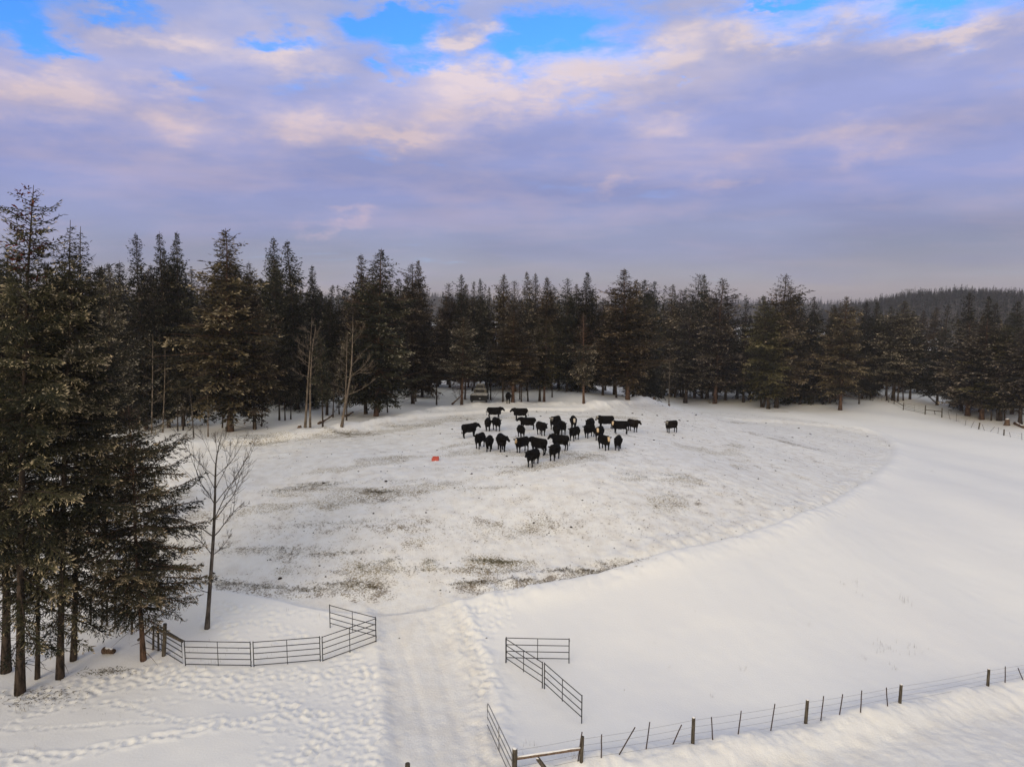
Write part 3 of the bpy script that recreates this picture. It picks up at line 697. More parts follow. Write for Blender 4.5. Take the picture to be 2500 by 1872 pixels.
# the near spruces on the left, each its own mesh
NEAR = [
 ('tallest spruce at the left edge with a rusty cone laden top', (48, 1692), (62, 442), 3.6, dict(sparse=.7, extra=((1440, -.9, 3.2, -.25), (1400, -.3, 3.0, -.3), (1500, -.7, 3.0, -.30), (1480, -1.6, 2.6, -.3), (1330, -.6, 3.6, -.1), (1250, -1.2, 3.6, .0), (1530, -.4, 2.8, -.28), (1545, -1.2, 2.4, -.3), (1560, .1, 2.2, -.25), (1510, .3, 3.0, -.3), (1460, .0, 3.2, -.25)), trunk_r=.20, cb=.20, nb=350, shape='irr', droop=.28), 'near', 'bark'),
 ('spruce with a leaning forked looking trunk right of the tallest spruce', (146, 1655), (168, 530), 3.5, dict(sparse=.75, trunk_r=.165, deadlimbs=40, extra=((1500, .1, 2.8, -.3), (1490, -1.3, 2.8, -.3), (1530, -.4, 2.4, -.3), (1440, -.4, 3.0, -.25), (1380, -1.0, 3.4, -.1), (1470, -2.2, 2.6, -.3), (1300, .2, 3.8, .0), (1420, .1, 3.2, -.2)), cb=.20, nb=350, shape='full', droop=.35), 'near', 'bark'),
 ('dark spruce just behind the spruce with the leaning trunk', (179, 1611), (208, 547), 3.7, dict(sparse=.75, trunk_r=.14, deadlimbs=40, extra=((1490, -.4, 2.8, -.3), (1480, .4, 3.0, -.25), (1510, 2.6, 2.4, -.3), (1400, .1, 4.0, -.15), (1440, -.6, 3.2, -.25), (1320, -.2, 4.2, .0), (1450, .0, 2.8, -.3)), cb=.20, nb=350, shape='full', droop=.35), 'dark', 'bark'),
 ('slim spruce with a thin trunk between the tallest and the leaning spruce', (91, 1656), (104, 690), 2.2, dict(trunk_r=.10, cb=.2, nb=220, shape='spire', droop=.4), 'near', 'bark'),
 ('small spreading spruce with a thin reddish trunk beside the bent gate', (350, 1611), (318, 985), 3.5, dict(sparse=.3, cb=.18, nb=260, shape='irr', droop=.28, trunk_r=.13, extra=((1330, -.15, 4.2, .0), (1290, .1, 4.4, .05), (1400, -.05, 4.5, -.05), (1440, -.3, 3.9, -.1), (1370, -.2, 4.2, -.02), (1420, .1, 4.3, -.04), (1210, .2, 3.2, .1), (1460, .3, 3.2, -.1)), deadlimbs=10), 'near', 'bark_red'),
 ('tall narrow spruce with long frosted side branches behind the small spreading spruce', None, (272, 640), 3.3, dict(sparse=.35, cb=.10, nb=330, shape='spire', droop=.2, extra=((1062, .10, 5.4, .46), (1075, .2, 4.9, .36), (1085, -.2, 5.2, .02), (1130, -.05, 4.8, .0), (1200, .1, 4.6, -.05), (960, -.1, 4.0, .3), (1290, .0, 4.6, -.05), (880, -.2, 3.3, .3), (1340, -.1, 4.0, -.1))), 'frost', 'bark'),
 ('dark spruce cut off by the left edge of the view', (-75, 1640), (-42, 430), 2.3, dict(cb=.2, nb=260, shape='full', droop=.3), 'dark', 'bark'),
 ('lower spruce behind the tallest spruce at the left edge', (14, 1640), (22, 602), 2.8, dict(cb=.2, nb=280, shape='irr', droop=.3), 'frost', 'bark'),
]
for i, (lab, bs, tp, R, kw, fol, bark) in enumerate(NEAR):
    if bs: p, D = on_ground(*bs)
    else:
        y = 50.0; x = x_at(y, 255, 1300); p = np.array((x, y, gz(x, y)))
    H = top_at(p[0], p[1], tp[1]) - p[2]; tx = x_at(p[1], *tp)
    if 'extra' in kw: kw = dict(kw, extra=[((top_at(0, p[1], e[0]) - p[2]) / H, *e[1:]) for e in kw['extra']])
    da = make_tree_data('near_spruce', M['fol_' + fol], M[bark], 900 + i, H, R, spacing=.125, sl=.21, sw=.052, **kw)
    o = plant(da, p - np.array((0, 0, .05)), H, R, H, R, lab, 'near spruces on the left', lean=(tx - p[0], 0), name='spruce_tree')
    if i == 0:                                       # the cone laden leader
        q, at, tr = conifer_mesh(990, H * .17, 1.15, .0, 34, .17, .22, .085, 'spire', droop=.05, trunk_r=.05, deadlimbs=0)
        c = link('crown', quad_mesh('cones', q * np.array((1, 1, 1)), at, M['fol_rust']), o); c.location = (0, 0, H * .83)

T = [  # label, variant, foliage, top, R px, base px or depth, bark
 ('dark spire fir just right of the near spruces, leftmost of the far row', 'spire0', 'dark', (330, 566), 62, 78, None),
 ('left one of two close dark spires standing shoulder to shoulder', 'spire1', 'dark', (387, 562), 58, 80, None),
 ('right one of two close dark spires standing shoulder to shoulder', 'spire2', 'dark', (424, 562), 62, 81, None),
 ('small fir showing in the notch left of the big brown fir', 'thin0', 'dark', (481, 670), 34, 100, None),
 ('big broad brown fir with a stout trunk, tallest in the left part of the wood', 'full0', 'brown', (557, 557), 112, (562, 1053), 'bark_red'),
 ('brown fir shoulder leaning against the big broad brown fir', 'irr0', 'brown', (614, 636), 60, (622, 1048), 'bark'),
 ('bluish dark spire right of the big broad brown fir', 'spire3', 'dark', (662, 575), 62, 97, None),
 ('dark broad spire with drooping boughs right of the bluish spire', 'spire0', 'dark', (712, 584), 72, 92, None),
 ('slender dark spire above the twin stemmed bare birch', 'spire1', 'dark', (762, 645), 46, 96, None),
 ('short dark fir in the gap left of the forked bare tree', 'spire2', 'dark', (813, 692), 45, (798, 1013), None),
 ('thin little fir rising in the gap behind the forked bare tree', 'thin0', 'dark', (827, 693), 26, 112, None),
 ('dark spire with one long left bough beside the massive dark fir', 'spire3', 'brown', (880, 616), 62, (893, 1010), None),
 ('massive dark fir with bushy rounded top and thick trunk', 'full1', 'dark', (934, 604), 84, (918, 1016), 'bark_red'),
 ('brownish fir with a double top right of the massive dark fir', 'irr1', 'brown', (1010, 640), 62, (1008, 986), None),
 ('second leader of the double topped brownish fir standing behind it', 'spire0', 'brown', (1026, 632), 50, 106, None),
 ('low fir top left of the pointed dense fir above the truck', 'irr2', 'brown', (1096, 690), 44, 118, None),
 ('pointed dense fir high above the truck', 'spire1', 'dark', (1124, 667), 40, 116, None),
 ('small brown top beside the pointed dense fir', 'spire2', 'brown', (1142, 690), 30, 120, None),
 ('grey top between the pointed dense fir and the darkest spire', 'spire3', 'frost', (1156, 684), 30, 122, None),
 ('darkest small spire in the middle of the skyline', 'spire0', 'dark', (1172, 677), 34, 114, None),
 ('small top just right of the darkest small spire', 'thin0', 'dark', (1185, 690), 24, 124, None),
 ('slim low top left of the cone shaped fir over the lone cow', 'spire2', 'frost', (1194, 697), 26, 122, None),
 ('cone shaped fir high behind the lone cow in the trees', 'full2', 'brown', (1230, 666), 48, 117, None),
 ('knobbly fir right of the cone shaped fir', 'irr0', 'frost', (1257, 683), 40, 114, None),
 ('tall thin spire, left one of a pair right of the lone cow', 'spire1', 'frost', (1287, 660), 40, 115, None),
 ('greyer spire, right one of a pair right of the lone cow', 'spire3', 'frost', (1305, 664), 34, 121, None),
 ('broad brown fir behind the yellow green young fir', 'full3', 'brown', (1333, 674), 54, 116, None),
 ('lopsided fir with a narrow top left of the dead topped tree', 'irr1', 'dark', (1386, 676), 46, 113, None),
 ('rounded low fir behind the dead topped tree', 'spire2', 'brown', (1409, 690), 38, 117, None),
 ('tall grey fir above the dead topped tree', 'full1', 'dark', (1431, 661), 52, 114, None),
 ('leaning bent top at the gap right of the tall grey fir', 'irr2', 'frost', (1475, 724), 44, 111, None),
 ('frosted side fir left of the big bushy fir in the centre right', 'irr0', 'frost', (1503, 698), 46, 112, None),
 ('big bushy fir in the centre right with a thick leaning trunk', 'full0', 'brown', (1531, 654), 78, (1533, 976), 'bark_red'),
 ('rough brown fir close behind the big bushy fir', 'full2', 'brown', (1551, 680), 50, 112, None),
 ('blunt dark fir right of the big bushy fir', 'round0', 'dark', (1574, 681), 50, (1563, 962), None),
 ('dark fir with a small spike top right of the blunt dark fir', 'spire0', 'dark', (1597, 684), 50, (1586, 963), None),
 ('narrow green spike in a dip of the skyline', 'thin0', 'dark', (1624, 694), 30, 125, None),
 ('pointed dark fir behind the pale bare birch', 'spire3', 'brown', (1643, 692), 44, 117, None),
 ('low frosted fir behind and right of the pale bare birch', 'irr1', 'frost', (1663, 704), 40, (1648, 971), None),
 ('small grey spike above the frosted fir by the pale birch', 'spire2', 'frost', (1674, 703), 36, 115, None),
 ('dark ragged fir with stubby arms, left one of the twin tops', 'irr2', 'dark', (1704, 667), 52, 114, None),
 ('dark column fir, right one of the twin tops', 'spire1', 'dark', (1722, 666), 42, 116, None),
 ('frosted broad fir under the twin tops', 'irr0', 'frost', (1697, 735), 70, (1673, 984), None),
 ('frosted fir with a sparse crooked crown at the edge of the snowy opening', 'irr1', 'frost', (1764, 677), 72, (1745, 985), 'bark_red'),
 ('bushy fir in front of the sparse crooked fir', 'full3', 'brown', (1742, 730), 62, (1726, 973), None),
 ('lone thin spire beyond the snowy opening', 'thin0', 'dark', (1824, 716), 36, 160, None),
 ('dense olive fir at the right side of the snowy opening', 'full1', 'green', (1868, 718), 58, (1876, 998), 'bark'),
 ('tallest fir of the right clump with a wispy bent top', 'irr2', 'brown', (1912, 668), 74, (1895, 996), 'bark'),
 ('brown fir right of the wispy topped fir', 'irr0', 'brown', (1934, 694), 52, (1925, 985), None),
 ('dark fir behind the right clump', 'spire0', 'dark', (1951, 714), 48, 118, None),
 ('frosted low fir in front of the right clump', 'pole0', 'frost', (1925, 790), 46, (1862, 994), None),
 ('pointed dark spire between the right clump and the golden brown fir', 'spire1', 'dark', (1995, 721), 44, 120, None),
 ('frosted fir under the pointed dark spire', 'irr1', 'frost', (1985, 760), 56, (1981, 972), None),
 ('small dark spire left of the golden brown fir', 'spire2', 'dark', (2038, 741), 34, 124, None),
 ('golden brown fir with a reddish trunk standing forward on the snow', 'full2', 'brown', (2070, 721), 62, (2051, 1001), 'bark_red'),
 ('dark fir behind the golden brown fir', 'spire3', 'dark', (2117, 734), 42, 126, None),
 ('next dark fir right of the golden brown fir', 'full3', 'dark', (2140, 735), 44, 128, None),
 ('small fir top left of the frosted pyramid fir', 'spire0', 'dark', (2176, 745), 36, 132, None),
 ('frosted pyramid fir by the corner of the far fence', 'full1', 'frost', (2196, 732), 62, (2180, 978), 'bark'),
 ('brown fir left of the frosted pyramid fir', 'full0', 'brown', (2146, 765), 52, (2134, 967), None),
 ('dark fir behind the far fence gate, left of the deep opening', 'spire1', 'dark', (2235, 757), 40, 150, None),
 ('brown top above the deep opening', 'spire2', 'brown', (2252, 755), 36, 182, None),
 ('second brown top above the deep opening', 'spire3', 'brown', (2281, 748), 36, 185, None),
 ('thin dark top above the deep opening', 'thin0', 'dark', (2314, 738), 40, 187, None),
 ('blue green spire at the right side of the deep opening', 'spire0', 'dark', (2300, 800), 46, 158, None),
 ('prominent dark pointed fir above the right group', 'spire2', 'dark', (2367, 711), 54, 148, None),
 ('tall dark fir right of the prominent pointed fir', 'spire3', 'dark', (2413, 720), 48, 150, None),
 ('slim dark fir near the right edge', 'spire1', 'dark', (2433, 737), 40, 152, None),
 ('frosted broad fir with a reddish trunk by the far fence', 'irr0', 'frost', (2375, 780), 84, (2362, 1015), 'bark_red'),
 ('frosted fir leaning over the fence right of the reddish trunk', 'full3', 'frost', (2415, 775), 80, (2396, 1024), 'bark_red'),
 ('dark mossy fir at the right edge', 'full2', 'green', (2462, 790), 80, (2440, 1027), None),
 ('dark fir cut by the right edge of the view', 'spire0', 'dark', (2492, 733), 62, 146, None),
 ('bushy fir cut by the right edge of the view', 'full0', 'frost', (2500, 800), 70, (2490, 1036), None),
 # beyond the snowy opening
 ('dark fir closing the far side of the snowy opening, left', 'full0', 'dark', (1778, 762), 50, 168, None),
 ('brown fir closing the far side of the snowy opening, middle', 'full2', 'brown', (1806, 775), 50, 172, None),
 ('dark fir closing the far side of the snowy opening, right', 'spire0', 'dark', (1838, 768), 50, 170, None),
 # lower front trees
 ('frosted pale fir left of the snowy truck', 'irr2', 'frost', (1134, 772), 50, (1127, 988), 'bark_red'),
 ('brown spreading fir beside the lone cow', 'full3', 'brown', (1256, 760), 62, (1252, 982), 'bark_red'),
 ('yellow green young fir on a thin trunk', 'pole1', 'green', (1337, 775), 44, (1328, 981), 'bark_red'),
 ('dead topped tree with a leafy skirt standing alone on the snow', 'dead0', 'frost', (1421, 762), 46, (1425, 985), 'bark_red'),
 ('small fir on a short stem left of the big bushy fir', 'pole0', 'dark', (1503, 850), 36, (1505, 971), None),
 ('little frosted fir over the right side of the truck', 'pole1', 'frost', (1192, 850), 40, (1188, 973), None),
 ('small fir leaning out by the snowy opening', 'pole0', 'dark', (1850, 830), 40, (1859, 994), None),
 ('small round crowned fir on a short leaning trunk in the right clump', 'pole1', 'frost', (1972, 918), 42, (1952, 987), None),
 ('tiny fir on a dark stem beside the golden brown fir', 'pole0', 'dark', (2099, 880), 26, (2097, 986), None),
 ('double trunked dark fir back among the trees', 'full1', 'dark', (1366, 790), 60, (1364, 948), None),
]
_vc = {}
for (lab, var, fol, top, rp, bd, bark) in T:
    _k = ''.join(c for c in var if not c.isdigit()); _vc[_k] = _vc.get(_k, -1) + 1
    if _k in ('spire', 'full', 'irr'): var = _k + str(_vc[_k] % 6)
    far_tree(lab, var, fol, top, rp, base=bd if isinstance(bd, tuple) else None, D=None if isinstance(bd, tuple) else bd, bark=bark, hbp={'frosted pale fir left of the snowy truck': 66, 'little frosted fir over the right side of the truck': 58, 'brown spreading fir beside the lone cow': 50}.get(lab))
# slim pole firs whose bare stems stand between the front trunks
POLES = [(1228, 981), (1269, 975), (1273, 981), (1289, 980), (1316, 980), (1319, 980), (1348, 970), (1066, 989), (1198, 977), (1135, 975), (1557, 949), (1576, 947), (1597, 963), (1614, 972),
         (1640, 966), (1662, 969), (1464, 940), (926, 1007), (946, 1007), (1015, 980), (813, 1019), (788, 1043), (828, 1011), (846, 1026), (696, 1026), (682, 1026), (710, 1024), (543, 1044), (639, 1041),
         (447, 1050), (434, 1052), (2010, 978), (2017, 980), (2039, 980), (1966, 966), (1915, 985), (2165, 978), (2192, 980), (2205, 978), (2420, 1027), (2434, 1027), (2453, 1027), (1344, 943), (1395, 955)]
rp_ = random.Random(11)
for i, b in enumerate(POLES):
    far_tree('slim bare stemmed young fir among the front trunks of the wood', 'pole%d' % (i % 4), ('dark', 'brown', 'frost')[i % 3],
             (b[0] + rp_.uniform(-6, 6), rp_.uniform(775, 860)), rp_.uniform(22, 34), base=b, hbp=rp_.uniform(34, 66), group='slim young firs among the front trunks')
# the depth of the wood behind
FR = np.array([(-100, 62), (300, 74), (400, 88), (560, 96), (760, 98), (920, 102), (1100, 116), (1250, 118), (1750, 118), (1780, 165), (1850, 165), (1880, 118), (2050, 120), (2190, 128), (2205, 190), (2340, 190), (2360, 146), (2560, 146)])
SKY = np.array([(-100, 600), (250, 660), (330, 620), (425, 620), (480, 690), (557, 620), (700, 640), (762, 690), (830, 735), (880, 680), (935, 660), (1010, 690), (1060, 730), (1124, 715), (1230, 715), (1340, 715), (1450, 720), (1485, 760), (1531, 705), (1600, 730), (1720, 720), (1790, 765), (1830, 770), (1912, 740), (2000, 765), (2070, 775), (2200, 780), (2290, 775), (2367, 760), (2500, 775)])
rf = random.Random(23); nfill = 0
while nfill < 175:
    px = rf.uniform(-60, 2560) if nfill > 30 else rf.uniform(300, 1100)
    D = max(np.interp(px, FR[:, 0], FR[:, 1]), front_D(px)) + 4 + 46 * rf.random() ** 1.1
    if any(a <= px <= b and D < q for a, b, q in ((1772, 1862, 166), (2200, 2345, 190))): continue
    py = np.interp(px, SKY[:, 0], SKY[:, 1]) + rf.uniform(-22, 60)
    far_tree('dark fir deep in the wood behind the front row', rf.choice(['spire', 'spire', 'full', 'irr']) + str(rf.randrange(6)), rf.choice(['dark', 'dark', 'dark', 'brown', 'frost']),
             (px, py), rf.uniform(38, 58) * 100 / D * 1.15, D=D, group='firs deep in the wood')
    nfill += 1

# ------------------------------------------------------------------ bare trees
def bare_tree(name, label, stems, bark, seed, twig=.5, depth=3, spread=1.0, group=None, cat='tree'):
    """stems: list of (pixel polyline base to top, base radius, [(fraction, side angle, length)])"""
    rng = np.random.default_rng(seed)
    b0, D = on_ground(*stems[0][0][0]); root = thing(name, b0, label, cat, group)
    y0 = b0[1]
    tr = MB(); br = MB()
    def grow(p, d, L, r, lvl):
        n = 6; pts = [p]; dd = d / np.linalg.norm(d)
        for i in range(n):
            dd = dd + rng.normal(0, .10, 3) + np.array((0, 0, .07)); dd /= np.linalg.norm(dd); pts.append(pts[-1] + dd * L / n)
        pts = np.array(pts); br.tube(pts, np.linspace(r, max(.004, r * .3), n + 1), 4, cap=False)
        if lvl <= 0: return
        k = rng.integers(4, 8)
        for j in range(k):
            f = rng.uniform(.25, .97); q = pts[int(f * n)]; t = pts[min(n, int(f * n) + 1)] - pts[max(0, int(f * n) - 1)]; t /= np.linalg.norm(t)
            s = rng.normal(0, 1, 3); s -= t * (s @ t); s /= np.linalg.norm(s)
            grow(q, t * .75 + s * .62 + np.array((0, 0, .15)), L * rng.uniform(.28, .52) * (1.15 - f * .5), max(.0045, r * .55), lvl - 1)
    for (poly, r0, limbs) in stems:
        P = []
        for i, (px, py) in enumerate(poly):
            if i == 0: q, _ = on_ground(px, py, .1); yy = q[1]; P.append(q)
            else: P.append(np.array((x_at(yy, px, py), yy + rng.normal(0, .08), top_at(0, yy, py))))
        P = np.array(P); s = np.linspace(0, 1, 14); o = np.linspace(0, 1, len(P))
        Q = np.stack([np.interp(s, o, P[:, i]) for i in range(3)], 1)
        Q[1:-1] = (Q[:-2] + 2 * Q[1:-1] + Q[2:]) / 4
        rad = r0 * (1 - s) ** .8 + .008; rad[0] *= 1.35
        tr.tube(Q - b0, rad, 8)
        H = P[-1][2] - P[0][2]
        for (f, ang, L, up) in limbs:
            i = min(12, int(f * 13)); p = Q[i] - b0
            grow(p, np.array((math.cos(ang), math.sin(ang), up)), L * spread, max(.008, min(rad[i] * .36, .012 + .012 * L)), depth - 1)
    link('trunk', tr.mesh('bare_trunk', [M[bark]], smooth=True), root)
    link('crown', br.mesh('bare_branches', [M[bark]], smooth=True), root)
    return root
rb = random.Random(3)
def limbs(n, f0, f1, L0, L1, up=.8, sides=None):
    out = []
    for i in range(n):
        f = f0 + (f1 - f0) * (i + .5 * rb.random()) / n
        a = rb.choice([0, math.pi]) + rb.uniform(-.9, .9) if sides is None else sides[i % len(sides)] + rb.uniform(-.4, .4)
        out.append((f, a, L0 + (L1 - L0) * (i / max(1, n - 1)) * rb.uniform(.85, 1.1), up * rb.uniform(.7, 1.25)))
    return out
bare_tree('bare_aspen', 'bare leafless aspen standing alone inside the corral, nearest of the bare trees',
          [([(505, 1532), (513, 1420), (521, 1300), (525, 1200), (528, 1120), (540, 1062)], .125, [(.22, 3.0, 1.2, .1), (.32, .3, 1.2, .5), (.36, 2.9, 1.8, .9), (.40, .1, 1.9, 1.0), (.45, 3.3, 2.9, .75), (.47, .4, 2.4, 1.0), (.52, -.3, 3.0, 1.05), (.55, 2.7, 1.6, 1.2), (.58, 3.1, 3.0, .85), (.61, .2, 3.1, 1.15), (.66, 2.8, 1.6, 1.5), (.68, .9, 2.0, 1.3), (.72, 3.3, 2.7, 1.0), (.75, -.2, 2.2, 1.2), (.82, 2.9, 1.6, 1.5), (.86, .2, 1.3, 1.5), (.92, 2.5, .8, 1.6)])], 'bark_grey', 1, depth=3, spread=1.5)
bare_tree('bare_birch', 'twin stemmed bare birch with warm pale trunks before the dark wood',
          [([(745, 1044), (752, 930), (757, 860), (762, 772)],  .13, limbs(16, .38, .98, 2.6, 1.4, .5)), ([(757, 1044), (758, 930), (762, 850), (772, 790)], .11, limbs(12, .45, .98, 2.2, 1.2, .6))], 'bark_pale', 2, depth=3)
bare_tree('bare_birch', 'crooked forked bare tree with a curved butt and long pale right limbs',
          [([(834, 1039), (838, 1010), (850, 960), (858, 900), (861, 830), (862, 762)], .15, [(.42, .1, 3.6, .25), (.55, .2, 3.4, .9), (.60, .0, 3.4, .3), (.66, .3, 3.0, 1.0), (.72, 3.0, 1.6, .6), (.78, .2, 2.6, 1.1), (.86, 2.7, 1.4, 1.2), (.92, .4, 1.5, 1.2)]),
           ([(836, 1036), (843, 980), (846, 900), (848, 808)], .10, limbs(8, .4, .95, 2.0, 1.0, .6, [math.pi]))], 'bark_pale', 3, depth=3)
bare_tree('bare_birch', 'slender pale bare birch alone before the trees right of the herd',
          [([(1633, 985), (1634, 920), (1636, 846)], .10, limbs(14, .25, .95, 2.2, 1.0, .35))], 'bark_pale', 4, depth=2)
for i, (b, t_, lab) in enumerate([((370, 1058), (372, 815), 'thin pale bare pole left of the paired poles beside the near spruces'), ((397, 1056), (402, 840), 'thin pale bare pole nearest the big frosted side branch'), ((473, 1069), (463, 935), 'thin bare sapling left of the big brown fir'),
                                  ((508, 1066), (502, 900), 'pale bare sapling just left of the big brown fir'), ((622, 1049), (623, 800), 'dead pale stem right of the big brown fir'), ((1008, 986), (1026, 900), 'dead leaning snag right of the massive dark fir')]):
    bare_tree('bare_sapling', lab, [([b, ((b[0] + t_[0]) / 2 + 2, (b[1] + t_[1]) / 2), t_], .075, limbs(10, .3, .96, 1.9, .9, .4))], 'bark_pale' if i != 2 else 'bark_grey', 20 + i, depth=2)
def shrub(label, px, py, n, hpx, seed):
    rng = np.random.default_rng(seed); p, D = on_ground(px, py); root = thing('bare_shrub', p, label, 'shrub')
    st = MB()
    for i in range(n):
        a = rng.uniform(0, 6.28); L = hpx * D / FPX * rng.uniform(.6, 1.1); d = np.array((math.cos(a) * .55, math.sin(a) * .55, 1.0)); pts = [np.array((math.cos(a) * .1, math.sin(a) * .1, -.05))]
        for k in range(5): d = d + rng.normal(0, .12, 3); pts.append(pts[-1] + d / np.linalg.norm(d) * L / 5)
        pts = np.array(pts); st.tube(pts, np.linspace(.022, .006, 6), 4, cap=False)
        for k in range(5):
            q = pts[rng.integers(2, 5)]; e = d + rng.normal(0, .6, 3); s = np.linspace(0, 1, 3)[:, None]; st.tube(q + e / np.linalg.norm(e) * L * .35 * s, np.array([.009, .007, .004]), 3, cap=False)
    link('crown', st.mesh('shrub_stems', [M['bark_grey']]), root)
shrub('bare shrub of a few thin stems left of the snowy truck', 1117, 974, 7, 34, 1)
shrub('bare shrub at the foot of the sparse crooked fir', 1733, 984, 8, 20, 2)
shrub('bare shrub below the tip of the long frosted branch', 528, 1079, 6, 36, 3)
shrub('leaning bare shrub right of the snowy truck', 1197, 979, 5, 42, 4)
# ------------------------------------------------------------------ cattle
def loft(mb, rings, sides=16):
    """rings: (centre xyz, half height, half width, yaw) of ellipses across the local forward axis"""
    V = []; th = np.arange(sides) * 2 * math.pi / sides
    for (c, hh, hw, yaw, pit) in rings:
        ca, sa = math.cos(yaw), math.sin(yaw); cp, sp = math.cos(pit), math.sin(pit)
        side = np.array((-sa, ca, 0)); up = np.array((ca * sp, sa * sp, cp))
        V.append(np.array(c) + np.outer(np.cos(th) * hw, side) + np.outer(np.sin(th) * hh, up))
    k = len(V); fs = [(i * sides + j, i * sides + (j + 1) % sides, (i + 1) * sides + (j + 1) % sides, (i + 1) * sides + j) for i in range(k - 1) for j in range(sides)]
    fs.append(tuple(range(sides))[::-1]); fs.append(tuple(range((k - 1) * sides, k * sides)))
    mb.add(np.concatenate(V), fs)
def ball(mb, c, r, rot=None):
    V = []; F = []; n, m_ = 10, 7
    for i in range(m_ + 1):
        a = math.pi * i / m_
        for j in range(n): b = 2 * math.pi * j / n; V.append((math.sin(a) * math.cos(b), math.sin(a) * math.sin(b), math.cos(a)))
    for i in range(m_):
        for j in range(n): F.append((i * n + j, (i + 1) * n + j, (i + 1) * n + (j + 1) % n, i * n + (j + 1) % n))
    V = np.array(V) * np.asarray(r)
    if rot is not None: V = V @ np.asarray(rot).T
    mb.add(V + np.asarray(c), F)

def cow_mesh(seed, yaw=0.0, pitch=.75, face='black', fat=1.0, low=0.0):
    rng = np.random.default_rng(seed); mb = MB(); yaw = R_(yaw)
    w = 1.05 * fat
    body = [(-.95, 1.10, .13, .10), (-.90, 1.07, .26, .21), (-.76, 1.025, .35, .285), (-.50, .98, .40, .32), (-.15, .935, .445, .375), (.15, .93, .450, .375), (.42, .96, .43, .32), (.62, .99, .385, .26), (.78, 1.02, .30, .19), (.86, 1.04, .19, .13)]
    loft(mb, [((x, 0, z), hh, hw * w, 0, 0) for x, z, hh, hw in body], 18)
    mb_top = 1.385
    ball(mb, (.36, 0, 1.30), (.26, .10, .10)); ball(mb, (-.72, 0, 1.29), (.20, .17, .09))          # withers and hips
    ball(mb, (.70, 0, .74), (.20, .14, .22)); ball(mb, (-.42, 0, .58), (.17, .14, .10))            # brisket and udder
    pv = np.array((.60, 0, 1.12))
    def fwd(a, l, z): return np.array((math.cos(a), math.sin(a), 0)) * l + np.array((0, 0, z))
    n1 = pv + fwd(yaw * .35, .18, .06 - .10 * low); n2 = n1 + fwd(yaw * .75, .15, .06 - .13 * low); poll = n2 + fwd(yaw, .09, .05 - .08 * low)
    loft(mb, [(pv, .31, .21, 0, -.2), (n1, .285, .185, yaw * .4, -.3), (n2, .235, .155, yaw * .8, -.35), (poll, .14, .11, yaw, -.5)], 14)
    hd = fwd(yaw, math.cos(pitch), -math.sin(pitch))
    L = .50
    rings = [(-.07, .09, .10), (.01, .145, .135), (.14, .15, .14), (.25, .12, .11), (.35, .10, .098), (.42, .10, .105), (.465, .06, .075)]
    loft(mb, [(poll + hd * s - np.array((0, 0, .012)), hh, hw, yaw, pitch * .9) for s, hh, hw in rings], 14)
    sd = np.array((-math.sin(yaw), math.cos(yaw), 0)); hup = np.cross(hd, sd)
    for s in (-1, 1):
        drop = rng.uniform(-.25, .12)
        ax = sd * s + np.array((0, 0, drop)) - hd * .18; ax /= np.linalg.norm(ax); n = np.cross(ax, hd); n /= np.linalg.norm(n); b_ = np.cross(n, ax)
        ball(mb, poll + sd * s * .19 + np.array((0, 0, .02 + drop * .1)), (.135, .042, .075), np.stack([ax, n, b_], 1))
    st = rng.uniform(-.10, .10, 4)
    for i, s in enumerate((-1, 1)):
        y = .165 * s; o = st[i]
        mb.tube([(.50, y * .9, .98), (.52, y, .74), (.53 + o * .35, y, .56), (.54 + o * .7, y, .40), (.53 + o * .9, y, .24), (.53 + o, y, .10), (.55 + o, y, -.02)], [.18, .15, .108, .075, .056, .063, .070], 10)
        o = st[i + 2]
        mb.tube([(-.64, y, 1.04), (-.60, y * 1.15, .80), (-.62 + o * .2, y * 1.1, .62), (-.76 + o * .6, y, .46), (-.735 + o * .8, y, .28), (-.71 + o, y, .10), (-.68 + o, y, -.02)], [.23, .20, .13, .077, .058, .063, .070], 10)
    tl = rng.uniform(-.06, .06)
    mb.tube([(-.88, 0, 1.25), (-.99, tl * .3, 1.16), (-1.02, tl * .6, .95), (-1.01, tl, .70), (-1.02, tl * 1.3, .55), (-1.03, tl * 1.3, .40)], [.045, .034, .027, .026, .045, .02], 8)
    me = mb.mesh('cow_rough', [M['cow']])
    tmp = bpy.data.objects.new('tmp', me); COL.objects.link(tmp)
    rm = tmp.modifiers.new('r', 'REMESH'); rm.mode = 'VOXEL'; rm.voxel_size = .026; rm.use_smooth_shade = True
    sm = tmp.modifiers.new('s', 'SMOOTH'); sm.factor = .5; sm.iterations = 3
    dg = bpy.context.evaluated_depsgraph_get(); out = bpy.data.meshes.new_from_object(tmp.evaluated_get(dg))
    bpy.data.objects.remove(tmp); bpy.data.meshes.remove(me); out.name = 'cow'
    out.materials.clear(); out.materials.append(M['cow'])
    n = len(out.vertices); co = np.empty(n * 3, np.float32); out.vertices.foreach_get('co', co); co = co.reshape(-1, 3)
    nm = np.empty(n * 3, np.float32); out.vertices.foreach_get('normal', nm); nm = nm.reshape(-1, 3)
    rel = co - poll; s = rel @ hd; lat = np.abs(rel @ sd); front = rel @ hup
    if (hup[2] < 0): front = -front
    c = np.zeros((n, 4), np.float32); c[:, 3] = 1
    headm = (s > -.05) & (s < .56) & (lat < .16) & (np.linalg.norm(rel - np.outer(s, hd), axis=1) < .20)
    facing = headm & (front > .015)
    nose = headm & (s > .41)
